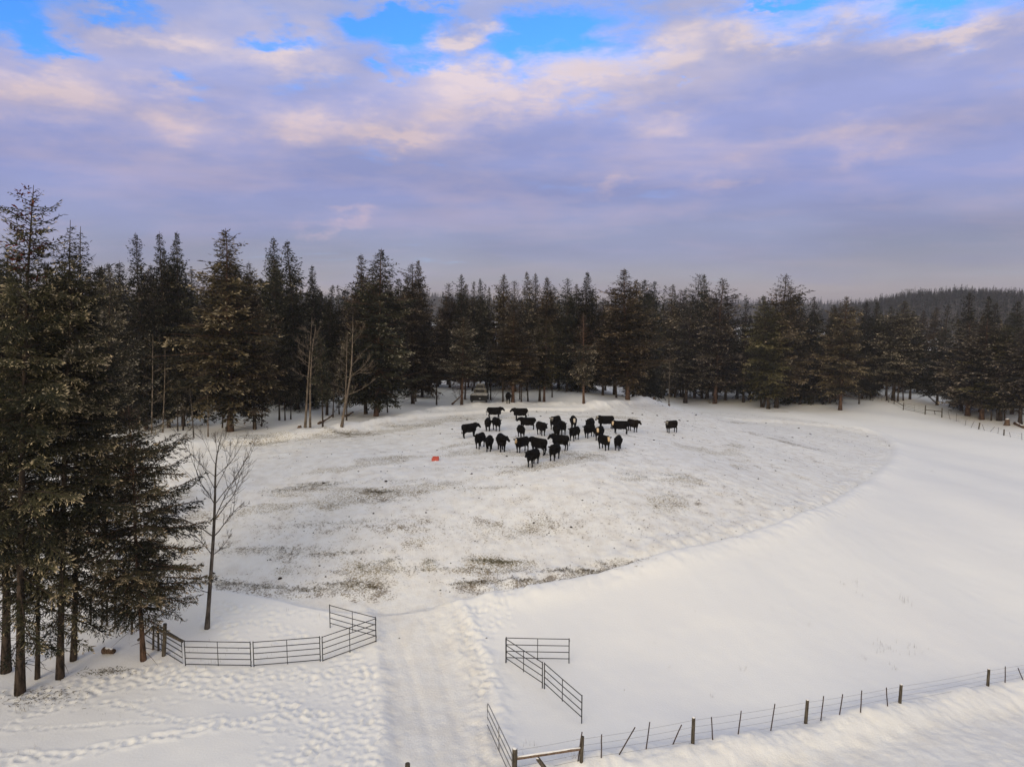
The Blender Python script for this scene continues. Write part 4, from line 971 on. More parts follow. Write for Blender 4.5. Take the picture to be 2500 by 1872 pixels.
    if face == 'tan': c[facing & (lat < .115), 0] = 1; c[facing & (lat < .05) & (s < .3), 1] = .35
    elif face == 'pale': c[facing & (lat < .11), 0] = .55; c[facing & (lat < .11), 1] = .75
    elif face == 'brockle': c[facing & (lat > .03) & (s < .22), 1] = .55; c[facing & (lat > .06) & (s >= .1) & (s < .42), 1] = .45; c[facing & (s < .1), 1] = .5
    elif face == 'blaze': c[facing & (lat < .06), 0] = .8; c[facing & (lat < .06) & (s < .15), 1] = .5; c[headm & (lat > .05) & (s > .15) & (s < .4), 0] = .35
    if face != 'black': c[nose, :2] *= .25
    eye = np.zeros(n, bool)
    for sg in (-1, 1):
        e = poll + hd * .15 + sd * sg * .118 + (hup if hup[2] > 0 else -hup) * .05; eye |= np.linalg.norm(co - e, axis=1) < .032
    c[eye, 2] = 1
    a = out.attributes.new('coat', 'FLOAT_COLOR', 'POINT'); a.data.foreach_set('color', c.ravel())
    out.polygons.foreach_set('use_smooth', [True] * len(out.polygons))
    return out

def c1(x, y): return (1040 + x / 3.16, 920 + y / 3.16)
COWS = [  # label, feet (crop), heading, head yaw, pitch, face, low, scale
 ('black cow side on facing right at the very back of the herd', (528, 322), -3, 10, .75, 'black', 0, 1.03),
 ('black cow side on facing left at the back, behind the gap in the herd', (728, 330), 186, 5, .7, 'black', 0, 1.02),
 ('dull dark cow with lowered head, left one of two facing cows near the back', (478, 414), 270, 0, 1.1, 'black', .7, 1.0),
 ('black cow with right ear out, right one of two facing cows near the back', (545, 412), 288, 8, .9, 'black', .2, 1.0),
 ('black cow side on facing right, leftmost of the herd', (335, 466), 35, -60, .7, 'black', 0, 1.02),
 ('black cow side on facing left with a hanging tail, left of the middle', (785, 408), 178, 0, .7, 'black', 0, 1.0),
 ('small dark cow head on partly hiding a side on cow, left of the middle', (735, 466), 284, -10, 1.1, 'black', .6, .92),
 ('black cow turned to the right front with a sloping back, middle of the herd', (890, 450), 292, 10, .9, 'black', .1, 1.0),
 ('black cow with pale marked head, left one of the tight trio', (995, 402), 236, 30, .75, 'brockle', 0, 1.05),
 ('black cow standing right in the tight trio', (1050, 440), 282, -8, .9, 'black', .1, 1.02),
 ('black cow head on with lowered head in front of the tight trio', (1008, 465), 270, 0, 1.15, 'black', .9, 1.0),
 ('black cow head on with a long cream face, behind the cow facing left', (1138, 398), 270, 0, .95, 'pale', .3, 1.0),
 ('black cow angled left with high rump right of the tight trio', (1143, 488), 237, 15, .8, 'black', 0, .98),
 ('black cow showing head and rump behind the cow with ear out left', (1263, 416), 248, 10, .75, 'black', 0, 1.02),
 ('black cow with one ear out left, left of the tan faced cows', (1258, 466), 230, 20, .75, 'black', 0, .98),
 ('black cow with a tan face looking out between darker cows', (1335, 486), 246, 24, .85, 'tan', 0, 1.0),
 ('black cow side on facing left with pale forehead behind the tan faced cow', (1385, 398), 184, 35, .7, 'brockle', 0, 1.05),
 ('black cow side on with its bright tan face turned to the viewer', (1497, 440), 176, 78, .75, 'tan', 0, 1.02),
 ('black cow at the right end of the herd looking right', (1597, 422), 298, 20, .75, 'black', 0, 1.0),
 ('black cow with white marked face standing alone far to the right', (1890, 428), 211, 45, .75, 'brockle', 0, 1.02),
 ('black cow looking left, first of the three facing cows at lower left', (415, 546), 250, 10, .75, 'black', 0, 1.0),
 ('rounded black cow head on, middle of the three facing cows at lower left', (488, 566), 266, 0, .95, 'black', .4, .98),
 ('large high rumped cow looking right, right one of three facing cows at lower left', (583, 570), 280, 55, .8, 'black', 0, 1.12),
 ('black cow with a reddish and cream blaze facing left', (738, 580), 230, 25, .8, 'blaze', 0, 1.0),
 ('big black cow seen from behind looking back over its shoulder', (868, 596), 138, 105, .7, 'black', 0, 1.06),
 ('black cow standing nearest to the viewer, at the front of the herd', (823, 682), 242, -5, .8, 'black', 0, 1.02),
 ('black cow side on facing left behind the second nearest cow', (1035, 562), 148, 60, .75, 'black', 0, 1.04),
 ('black cow second nearest to the viewer with ear out left', (990, 636), 246, 12, .8, 'black', 0, 1.0),
 ('black cow with orange tan face in front, right side of the herd', (1375, 560), 293, -18, .85, 'tan', 0, 1.02),
 ('black cow head on without a pale face at the lower right of the herd', (1480, 560), 254, 5, .85, 'black', .1, .98),
 ('black cow standing alone under the trees behind the herd', (635, 198), 268, 8, .85, 'black', 0, 1.0),
]
for i, (lab, (cx, cy), head, yaw, pit, face, low, sc) in enumerate(COWS):
    p, D = on_ground(*c1(cx, cy), .02)
    o = link('cow', cow_mesh(40 + i, yaw, pit, face, 1.0 + .05 * math.sin(i * 2.1), low)); o.location = p; o.rotation_euler = (0, 0, R_(head)); o.scale = (sc * .93, sc * 1.05, sc * 1.04)
    tag(o, lab, 'cow', 'cattle herd on the feeding ground')

# ------------------------------------------------------------------ steel panels and gates
def to_local(o, pts): return np.asarray(pts) - np.asarray(o.location)
def panel(label, a, b, h=1.42, rails=(.97, .74, .52, .29, .06), steel='panel', bent=False, mids=(.5,), r=.020, legs=True, name='corral_panel', cat='corral panel', ha=None, hb=None, group='steel corral panels', pins=True):
    A = a if len(np.shape(a)) and len(a) == 3 else on_ground(*a)[0]; B = b if len(b) == 3 else on_ground(*b)[0]
    A = np.asarray(A, float); B = np.asarray(B, float); root = thing(name, A, label, cat, group)
    d = B - A; up = np.array((0, 0, 1.0)); ha = ha or h; hb = hb or h
    P = lambda u, f: d * u + up * (ha * (1 - u) + hb * u) * f
    def add(nm, pts, rad, sides=8, m=steel):
        mb = MB(); mb.tube(pts, rad, sides); link(nm, mb.mesh(nm, [M[m]], smooth=True), root)
    if bent:
        c = .09
        add('frame', [P(0, rails[-1]), P(0, .88), P(.012, .945), P(c * .5, .985), P(c, 1.0), P(1 - c, 1.0), P(1 - c * .5, .985), P(.988, .945), P(1, .88), P(1, rails[-1])], r * 1.15)
        rr = rails[1:]
    else:
        add('post', [P(0, -.06), P(0, 1.0)], r * 1.35); add('post', [P(1, -.06), P(1, 1.0)], r * 1.35); rr = rails
    for f in rr: add('rail', [P(.0, f), P(.5, f) - up * .008, P(1, f)], r * 1.15)
    for u in mids: add('brace', [P(u, rails[-1] - (.08 if legs else 0)), P(u, rails[0])], r * 1.0)
    if pins and not bent:
        for f in (.90, .18): add('hinge_pin', [P(1, f) - up * .02, P(1.012, f) - up * .02, P(1.012, f) + up * .10], .010, 6)
    return root
wl = (450, 1624); w1a, w1b = (453, 1625), (613, 1627); w2a, w2b = (620, 1627), (782, 1613); w3a, w3b = (788, 1613), (918, 1566)
panel('dark steel panel hung right of the bent gray gate by the spruces', w1a, w1b)
panel('dark steel panel second from the bent gate in the curved left row', w2a, w2b)
panel('dark steel panel climbing to the track at the right end of the curved left row', w3a, w3b, rails=(.97, .74, .50, .26, .03))
panel('dark steel panel folded back behind the right end of the curved left row', (806, 1531), (918, 1564), rails=(.97, .66, .42, .20))
panel('dark steel panel folded out to the right at the top of the right row', (1236, 1615), (1389, 1618), rails=(.97, .70, .44, .18))
panel('dark steel panel running down from the fold at the top of the right row', (1235, 1617), (1324, 1679), rails=(.97, .72, .46, .20))
panel('dark steel panel ending above the wooden rail at the bottom of the right row', (1329, 1681), (1420, 1764), rails=(.97, .72, .46, .22))
panel('bent topped gray gate beside the small spreading spruce', (357, 1566), (446, 1622), 1.40, (.98, .72, .50, .27, .05), 'panel', True, (.45,), .022, name='bent_gate', cat='gate', group=None)
gI = panel('galvanised tube gate standing open at the bottom of the track', (1190, 1775), on_ground(1250, 1905)[0], 1.25, (.98, .70, .40, .08), 'galv', True, (.5,), .020, name='tube_gate', cat='gate', group=None, legs=False)

def stick(mb, base_px, top_px, r0, r1, sides=8, sink=.15, D=None):
    p, DD = on_ground(*base_px); D = D or DD
    t = at_depth(top_px[0], top_px[1], D)
    t[1] = p[1]; t[0] = x_at(p[1], top_px[0], top_px[1]); t[2] = top_at(0, p[1], top_px[1])
    q = p - (t - p) / np.linalg.norm(t - p) * sink
    return q, t, p
def part_stick(root, nm, base, top, r0, r1, m, sides=8):
    q, t, p = stick(None, base, top, r0, r1)
    mb = MB(); n = 5; s = np.linspace(0, 1, n)[:, None]; o = np.array(root.location)
    rg = np.random.default_rng(int(base[0] * 7)); pts = q + (t - q) * s - o; pts[1:-1, :2] += rg.normal(0, .004, (n - 2, 2))
    mb.tube(pts, np.linspace(r0, r1, n), sides); link(nm, mb.mesh(nm, [M[m]], smooth=False), root)
    return p, t
def wires(root, pts_tops, fr, r=.0055, m='wire'):
    o = np.array(root.location)
    for f in fr:
        P = []
        for (a, ta), (b, tb) in zip(pts_tops[:-1], pts_tops[1:]):
            A = a + (ta - a) * f; B = b + (tb - b) * f
            for u in np.linspace(0, 1, 6)[:-1]: P.append(A + (B - A) * u - np.array((0, 0, .05 * 4 * u * (1 - u))))
        P.append(B); mb = MB(); mb.tube(np.array(P) - o, r, 4, cap=False); link('wire', mb.mesh('wire', [M[m]]), root)

# near wire fence
c5 = lambda x, y: (1500 + x / 2.212, 1400 + y / 2.212)
posts = [((1419, 1861), (1422, 1797))] + [(c5(*a), c5(*b)) for a, b in (((423, 912), (428, 776)), ((1033, 803), (1043, 681)), ((1541, 705), (1549, 598)), ((2016, 602), (2022, 514)))] + [((2560, 1640), (2564, 1605))]
stakes = [((1468, 1848), (1469, 1792))] + [(c5(*a), c5(*b)) for a, b in (((27, 970), (112, 828)), ((172, 945), (191, 800)), ((317, 919), (363, 815)), ((531, 891), (524, 773)), ((669, 865), (685, 740)), ((845, 838), (867, 702)),
          ((1115, 787), (1130, 660)), ((1215, 767), (1233, 650)), ((1330, 747), (1336, 630)), ((1475, 718), (1469, 614)), ((2109, 592), (2111, 500)), ((2205, 577), (2180, 508)))]
f0, _ = on_ground(*posts[0][0]); wf = thing('wire_fence', f0, 'barbed wire fence of wooden posts and leaning steel stakes along the plowed road', 'fence')
pt = [part_stick(wf, 'post', a, b, .085, .075, 'post', 10) for a, b in posts]
for p, t in pt[1:-1]:
    mb = MB(); mb.tube([t - np.array(wf.location), t - np.array(wf.location) + np.array((0, 0, .025)), t - np.array(wf.location) + np.array((0, 0, .045))], [.07, .062, .03], 10); link('snow_cap', mb.mesh('cap', [M['snowcap']], smooth=True), wf)
for a, b in stakes: part_stick(wf, 'stake', a, b, .030, .026, 'stake', 5)
wires(wf, pt, (.90, .64, .38, .12))
# H brace beside the gate
hb, _ = on_ground(1256, 1893); hbr = thing('brace_rail', hb, 'weathered gate post braced by a snow topped brown rail and a slanting log', 'fence brace')
pJ = part_stick(hbr, 'post', (1256, 1893), (1257, 1826), .115, .105, 'post', 12)
o = np.array(hbr.location); tJ = pJ[1] - o; pK, tK = pt[0]
mb = MB(); mb.tube([tJ, tJ + np.array((0, 0, .03)), tJ + np.array((0, 0, .05))], [.10, .085, .04], 10); link('snow_cap', mb.mesh('cap', [M['snowcap']], smooth=True), hbr)
Aj = pJ[0] + (pJ[1] - pJ[0]) * .62 - o; Ak = pK + (tK - pK) * .52 - o; dv = (Ak - Aj); dv /= np.linalg.norm(dv)
s = np.linspace(0, 1, 8)[:, None]; pr = Aj + dv * .10 + (Ak - Aj - dv * .18) * s
mb = MB(); mb.tube(pr, .072, 9); link('rail', mb.mesh('rail', [M['rail']]), hbr)
mb = MB(); rg = np.random.default_rng(4); pw = pr + np.array((0, 0, .055)); pw[:, 2] += rg.normal(0, .006, 8); mb.tube(pw, .045 + rg.normal(0, .006, 8), 8); link('rail_snow', mb.mesh('rail_snow', [M['snowcap']], smooth=True), hbr)
g2, _ = on_ground(1352, 1905); l0 = np.array((x_at(pK[1] - .9, 1313, 1851), pK[1] - .9, top_at(0, pK[1] - .9, 1851))) - o
mb = MB(); mb.tube([l0, (l0 + g2 - o) / 2, g2 - o - np.array((0, 0, .1))], [.085, .09, .09], 10); link('brace_log', mb.mesh('brace_log', [M['post']]), hbr)
mb = MB(); mb.tube([l0 - np.array((.01, .02, -.0)), l0 + np.array((.0, -.0, .012))], [.07, .06], 10); link('log_snow', mb.mesh('log_snow', [M['snowcap']], smooth=True), hbr)
for f in (.92, .30, .06):
    A = pJ[0] + (pJ[1] - pJ[0]) * f - o; B = pK + (tK - pK) * f - o; mb = MB(); mb.tube([A, (A + B) / 2 - np.array((0, 0, .02)), B], .0055, 4, cap=False); link('wire', mb.mesh('wire', [M['wire']]), hbr)
st = thing('steel_stake', on_ground(1411, 1861)[0], 'thin dark stake leaning against the end post of the wire fence', 'stake'); part_stick(st, 'shaft', (1411, 1861), (1421, 1786), .030, .026, 'stake', 6)
gp = thing('gate_post', on_ground(995, 1915)[0], 'wooden gate post poking into view at the bottom of the track', 'post'); part_stick(gp, 'shaft', (995, 1915), (995, 1863), .115, .105, 'post', 12)

# timber by the bent gate and the pole fence behind the spruces
tb = thing('corner_brace', on_ground(400, 1600)[0], 'wooden corner posts and slanting rail just behind the bent gate', 'fence brace'); o = np.array(tb.location)
for a, b, r in (((400, 1600), (403, 1522), .11), ((387, 1588), (386, 1526), .06), ((374, 1586), (375, 1530), .06)): part_stick(tb, 'post', a, b, r, r * .9, 'post', 9)
yy = on_ground(400, 1600)[0][1] + .12
W = lambda px, py, y: np.array((x_at(y, px, py), y, top_at(0, y, py)))
mb = MB(); mb.tube([W(446, 1565, yy - .5) - o, W(373, 1529, yy + .3) - o], [.085, .075], 9); link('rail', mb.mesh('rail', [M['post']]), tb)
mb = MB(); mb.tube([W(336, 1563, yy) - o, W(372, 1531, yy + .35) - o], [.07, .06], 8); link('rail', mb.mesh('rail', [M['post']]), tb)
pf = thing('pole_fence', on_ground(251, 1524)[0], 'dark pole fence half hidden under the lower boughs of the near spruces', 'fence'); o = np.array(pf.location); yy = pf.location[1]
for a, b in (((221, 1520), (222, 1450)), ((249, 1524), (251, 1448)), ((261, 1526), (261, 1452)), ((281, 1530), (281, 1459)), ((322, 1548), (322, 1500))): part_stick(pf, 'post', a, b, .07, .06, 'post', 8)
for a, b in (((225, 1447), (290, 1462)), ((232, 1453), (277, 1471)), ((226, 1466), (284, 1466)), ((240, 1486), (284, 1490))):
    mb = MB(); mb.tube([W(*a, yy + .1) - o, W(*b, yy - .05) - o], [.06, .055], 8); link('rail', mb.mesh('rail', [M['post']]), pf)

# far fence and gate
c7 = lambda x, y: (2050 + x / 4.916, 940 + y / 4.916)
FP = [(c7(*a), c7(*b)) for a, b in (((330, 155), (332, 64)), ((588, 207), (592, 115)), ((653, 225), (655, 180)), ((763, 298), (770, 208)))]
GP = [(c7(*a), c7(*b)) for a, b in (((1025, 352), (1032, 240)), ((1225, 387), (1230, 275)), ((1667, 530), (1682, 450)), ((1970, 602), (1974, 530)), ((2330, 690), (2333, 610)))]
ff = thing('wire_fence', on_ground(*FP[0][0])[0], 'far wire fence with a sloping top rail left of the distant gate', 'fence'); o = np.array(ff.location)
fp = [part_stick(ff, 'post', a, b, .10, .09, 'post', 8) for a, b in FP]
for x, y0, y1 in ((380, 160, 108), (418, 168, 115), (460, 177, 118), (505, 187, 126), (553, 195, 138)): part_stick(ff, 'stake', c7(x, y0), c7(x + 2, y1), .032, .03, 'stake', 5)
mb = MB(); mb.tube([fp[1][0] + (fp[1][1] - fp[1][0]) * .55 - o, fp[2][0] + (fp[2][1] - fp[2][0]) * .9 - o, fp[3][0] + (fp[3][1] - fp[3][0]) * .55 - o], .075, 7); link('rail', mb.mesh('rail', [M['post']]), ff)
wires(ff, fp, (.85, .5, .2), .008)
fr_ = thing('wire_fence', on_ground(*GP[0][0])[0], 'far wire fence with a low rail and crooked stakes right of the distant gate', 'fence'); o = np.array(fr_.location)
gp_ = [part_stick(fr_, 'post', a, b, .11, .10, 'post', 8) for a, b in GP]
mb = MB(); mb.tube([gp_[0][0] + (gp_[0][1] - gp_[0][0]) * .5 - o, gp_[1][0] + (gp_[1][1] - gp_[1][0]) * .62 - o], .085, 7); link('rail', mb.mesh('rail', [M['post']]), fr_)
part_stick(fr_, 'brace', c7(1145, 350), c7(1135, 305), .07, .07, 'post', 7)
for a, b in (((1325, 410), (1300, 310)), ((1400, 435), (1403, 340)), ((1505, 487), (1518, 415)), ((1577, 510), (1615, 432)), ((1738, 545), (1712, 475)), ((1807, 560), (1860, 500)), ((1898, 580), (1910, 505)), ((2050, 620), (2037, 565)), ((2187, 655), (2183, 575))):
    part_stick(fr_, 'stake', c7(*a), c7(*b), .035, .03, 'stake', 5)
wires(fr_, gp_, (.85, .5, .2), .008)
panel('distant tube gate set between posts at the mouth of the deep opening', c7(778, 292), c7(1018, 345), 1.45, (.98, .72, .52, .30, .08), 'galv', True, (.5,), .028, name='tube_gate', cat='gate', group=None, legs=False, ha=1.35, hb=1.45)

# ------------------------------------------------------------------ truck, tub, logs
def truck():
    p, D = on_ground(1168.5, 984, .04); root = thing('parked_truck', p, 'old snow covered truck parked under the trees with its dark square end to the field', 'truck', rz=R_(-2))
    def part(nm, m, boxes, bev=.04, parent=root):
        mb = MB()
        for c, h, *tp in boxes: mb.box(c, h, taper=tp[0] if tp else 1.0)
        me = mb.mesh(nm, [M[m]]); ob = link(nm, me, parent)
        if bev: b = ob.modifiers.new('b', 'BEVEL'); b.width = bev; b.segments = 2
        return ob
    part('body', 'truck_dark', [((0, 1.55, .66), (1.18, 1.55, .36)), ((0, 4.0, .70), (1.0, 1.1, .30))], .09)
    part('bumper', 'truck_dark', [((0, -.07, .42), (1.12, .07, .09))], .03)
    part('cab', 'truck_pale', [((0, 3.1, 1.25), (.92, .75, .36), .92), ((0, 3.3, 1.92), (.66, .55, .26), .86)], .07)
    for nm, c, h in (('windscreen', (0, 2.318, 1.36), (.60, .02, .15)), ('window', (0, 2.77, 1.93), (.45, .03, .13))):
        part(nm, 'glass', [(c, h)], .01)
    def snow(nm, x0, x1, y0, y1, z, hgt, seed):
        rg = np.random.default_rng(seed); nx, ny = 14, 12; V = []; F = []
        for j in range(ny):
            for i in range(nx):
                u, v = i / (nx - 1), j / (ny - 1); e = min(1, 5 * min(u, 1 - u, v, 1 - v))
                V.append((x0 + (x1 - x0) * u, y0 + (y1 - y0) * v, z + hgt * (e ** .5) * rg.uniform(.75, 1.15) - (.03 if e == 0 else 0)))
        for j in range(ny - 1):
            for i in range(nx - 1): a = j * nx + i; F.append((a, a + 1, a + nx + 1, a + nx))
        V2 = [(x, y, z - .035) for x, y, _ in V]; n = len(V)
        mb = MB(); mb.add(V + V2, F + [tuple(k + n for k in f[::-1]) for f in F] + [(i, i + n, i + n + 1, i + 1)[::-1] for i in range(nx - 1)] + [(a, a + 1, a + n + 1, a + n)[::-1] for a in range((ny - 1) * nx, ny * nx - 1)][::-1])
        link(nm, mb.mesh(nm, [M['old_snow']], smooth=True), root)
    snow('snow_cover', -1.17, 1.17, .02, 2.25, 1.05, .14, 1); snow('snow_cover', -.86, .86, 2.34, 2.80, 1.63, .08, 2); snow('roof_snow', -.56, .56, 2.86, 3.72, 2.20, .13, 3)
    for sx in (-1, 1):
        m_ = part('mirror', 'truck_dark', [((sx * 1.06, 2.45, 1.55), (.14, .03, .26))], .02); part('mirror_arm', 'truck_dark', [((sx * .95, 2.5, 1.40), (.10, .02, .02))], 0, m_)
        for y in (.75, 3.9):
            mb = MB(); t = np.linspace(-.13, .13, 5)[:, None]; mb.tube(np.array((sx * 1.0, y, .36)) + t * np.array((1, 0, 0)), [.30, .37, .38, .37, .30], 18); w = link('wheel', mb.mesh('wheel', [M['tyre']], smooth=True), root)
            mb = MB(); mb.tube([(sx * 1.09, y, .36), (sx * 1.145, y, .36)], [.19, .17], 14); link('rim', mb.mesh('rim', [M['chrome']]), w)
    part('plate', 'chrome', [((.16, -.012, .62), (.10, .012, .05))], .005)
truck()
def tub():
    p, D = on_ground(1063, 1124, .03); k = D / FPX; w, h, d = 15.5 * k / 2, 9.5 * k, .24
    root = thing('feed_tub', p, 'red orange plastic tub lying on the snow left of the herd', 'tub', rz=R_(-4))
    mb = MB(); mb.box((0, d, h / 2), (w, .022, h / 2)); mb.box((0, -.0, .02), (w, d, .02)); mb.box((-w, 0, h * .36), (.02, d, h * .36)); mb.box((w, 0, h * .36), (.02, d, h * .36)); mb.box((0, -d, h * .42), (w, .022, h * .42))
    bd = link('shell', mb.mesh('shell', [M['tub']]), root); b = bd.modifiers.new('b', 'BEVEL'); b.width = .012; b.segments = 2
    mb = MB(); mb.tube([(-w - .02, -d, h * .86), (w + .02, -d, h * .86)], .022, 8); mb.tube([(-w - .02, d, h * 1.0), (w + .02, d, h * 1.0)], .022, 8); link('rim', mb.mesh('rim', [M['tub']], smooth=True), root)
    mb = MB(); ball(mb, (0, 0, h * .30), (w * .93, d * .9, h * .28)); link('snow_fill', mb.mesh('snow_fill', [M['snowcap']], smooth=True), root)
    mb = MB(); ball(mb, (w * .25, -d - .10, -.02), (w * .55, .16, .11)); link('snow_drift', mb.mesh('snow_drift', [M['snowcap']], smooth=True), root)
tub()
def log(label, a, b, r, m='log', lift=0.0, rough=.10, name='fallen_log', cat='log', ends=True):
    A = on_ground(*a)[0]; B = on_ground(*b)[0]; root = thing(name, A, label, cat); rg = np.random.default_rng(int(a[0]))
    A2 = np.array((0, 0, r * .6)); B2 = B - A + np.array((0, 0, r * .6 + lift)); s = np.linspace(0, 1, 8)[:, None]; P = A2 + (B2 - A2) * s; P[1:-1] += rg.normal(0, r * rough, (6, 3))
    mb = MB(); mb.tube(P, r * (1 - .35 * s[:, 0]) * rg.uniform(.9, 1.1, 8), 12); link('trunk', mb.mesh('log', [M[m]], smooth=True), root)
    mb = MB(); P2 = P + np.array((0, 0, r * .62)); mb.tube(P2[1:-1], r * .55 * (1 - .35 * s[1:-1, 0]), 8); link('snow_cap', mb.mesh('log_snow', [M['snowcap']], smooth=True), root)
    for k in range(3):
        q = P[rg.integers(2, 6)]; e = rg.normal(0, 1, 3); e[2] = abs(e[2]); e /= np.linalg.norm(e); mb = MB(); mb.tube([q, q + e * r * 2.2], [r * .18, r * .08], 5)
        if ends: link('broken_limb', mb.mesh('limb', [M[m]]), root)
log('short sawn log block lying in the snow under the near spruces', (255, 1593), (279, 1596), .20, ends=False)
log('forked fallen log in the snow between the bare birches', (778, 1036), (812, 1023), .16, lift=.35)
log('thin fallen log behind the crooked forked bare tree', (842, 1018), (862, 1012), .16, lift=.25)
log('fallen trunk slanting up against the frosted pale fir left of the truck', (1103, 988), (1126, 986), .14, lift=1.1)
log('long snowy trunk fallen at the edge of the deep opening', (2286, 985), (2238, 983), .15, 'bark_grey', lift=3.8)
log('low log lying across the back of the pole firs', (1566, 965), (1596, 967), .12)
log('mossy log pile end at the right edge by the far fence', (2478, 1036), (2500, 1046), .34)
def stump(label, px, py, wpx, hpx):
    p, D = on_ground(px, py, .05); r = wpx * D / FPX / 2; h = hpx * D / FPX; root = thing('tree_stump', p, label, 'stump'); rg = np.random.default_rng(int(px))
    mb = MB(); mb.tube([(0, 0, 0), (.02, 0, h * .3), (.03, .02, h * .75), (.02, .02, h)], [r * 1.25, r, r * .85, r * .75], 11); link('trunk', mb.mesh('stump', [M['log']], smooth=True), root)
    mb = MB(); ball(mb, (.02, .02, h), (r * .72, r * .72, r * .3)); link('snow_cap', mb.mesh('cap', [M['snowcap']], smooth=True), root)
stump('broad rotten stump below the mossy fir by the right edge', 2458, 1038, 12, 16)
stump('little dark stump at the foot of the slender pale birch', 1633, 990, 5, 6)
stump('snowy stump hump beside the twin stemmed birch', 731, 1044, 10, 7)
stump('low dark stump among the pole firs behind the big bushy fir', 1597, 975, 8, 7)

# ------------------------------------------------------------------ ground cover
def litter():
    rng = np.random.default_rng(9); mb = MB()
    def clod(x, y, r):
        n = 7; z = gz(x, y); a = np.arange(n) * 2 * math.pi / n; k1, k2 = rng.uniform(.75, 1.25, n), rng.uniform(.4, .8, n); e = rng.uniform(.6, 1.0)
        V = [(x + math.cos(t) * r * q, y + math.sin(t) * r * q * e, z - .02) for t, q in zip(a, k1)] + [(x + math.cos(t) * r * q, y + math.sin(t) * r * q * e, z + r * rng.uniform(.3, .55)) for t, q in zip(a, k2)] + [(x, y, z + r * .62)]
        mb.add(V, [(i, (i + 1) % n, n + (i + 1) % n, n + i) for i in range(n)] + [(n + i, n + (i + 1) % n, 2 * n) for i in range(n)])
    for (px, py, w) in [(684, 1411, 11), (520, 1400, 11), (790, 1180, 9), (942, 1176, 9), (1152, 1158, 8), (1237, 1113, 7), (1251, 1129, 6), (1422, 1222, 6), (1303, 1275, 7), (1188, 1005, 6), (1140, 1024, 6), (1125, 1021, 5), (1104, 1048, 7), (1075, 1058, 5), (1067, 1099, 6), (1310, 1005, 6), (1320, 1016, 6),
                         (1544, 1010, 7), (1568, 1013, 6), (1604, 1015, 7), (1658, 1026, 6), (1698, 1013, 6), (1660, 1027, 5), (1678, 1028, 6), (1596, 1074, 6), (1549, 1084, 5), (1645, 1063, 5), (1666, 1069, 5), (1950, 1045, 6), (1977, 1059, 7), (1870, 1033, 5), (1851, 1170, 6), (1893, 1150, 5), (1706, 1222, 5), (610, 1083, 6), (875, 1150, 5), (930, 1150, 5),
                         (660, 1365, 7), (780, 1380, 6), (795, 1408, 6), (1175, 1390, 6), (1075, 1440, 6), (1098, 1444, 5), (975, 1557, 5), (1188, 1558, 5), (2118, 1066, 6), (2170, 1088, 5), (1935, 1068, 7), (1060, 1042, 5), (1500, 1338, 5), (1110, 1192, 5), (1040, 1250, 6), (912, 1254, 6), (1340, 1300, 5), (1560, 1290, 5), (2275, 1150, 3)]:
        p, D = on_ground(px, py); clod(p[0], p[1], w * D / FPX / 2)
    k = 0; lo, hi = FIELD.min(0), FIELD.max(0)
    while k < 900:
        x, y = rng.uniform(lo, hi)
        if not inside(np.array([x]), np.array([y]), FIELD)[0]: continue
        clod(x, y, rng.uniform(.025, .075) * (1 if rng.random() > .06 else 1.6)); k += 1
    tag(link('manure_litter', mb.mesh('manure', [M['manure']])), 'dark frozen clods scattered over the trodden snow', 'litter', kind='stuff')
litter()
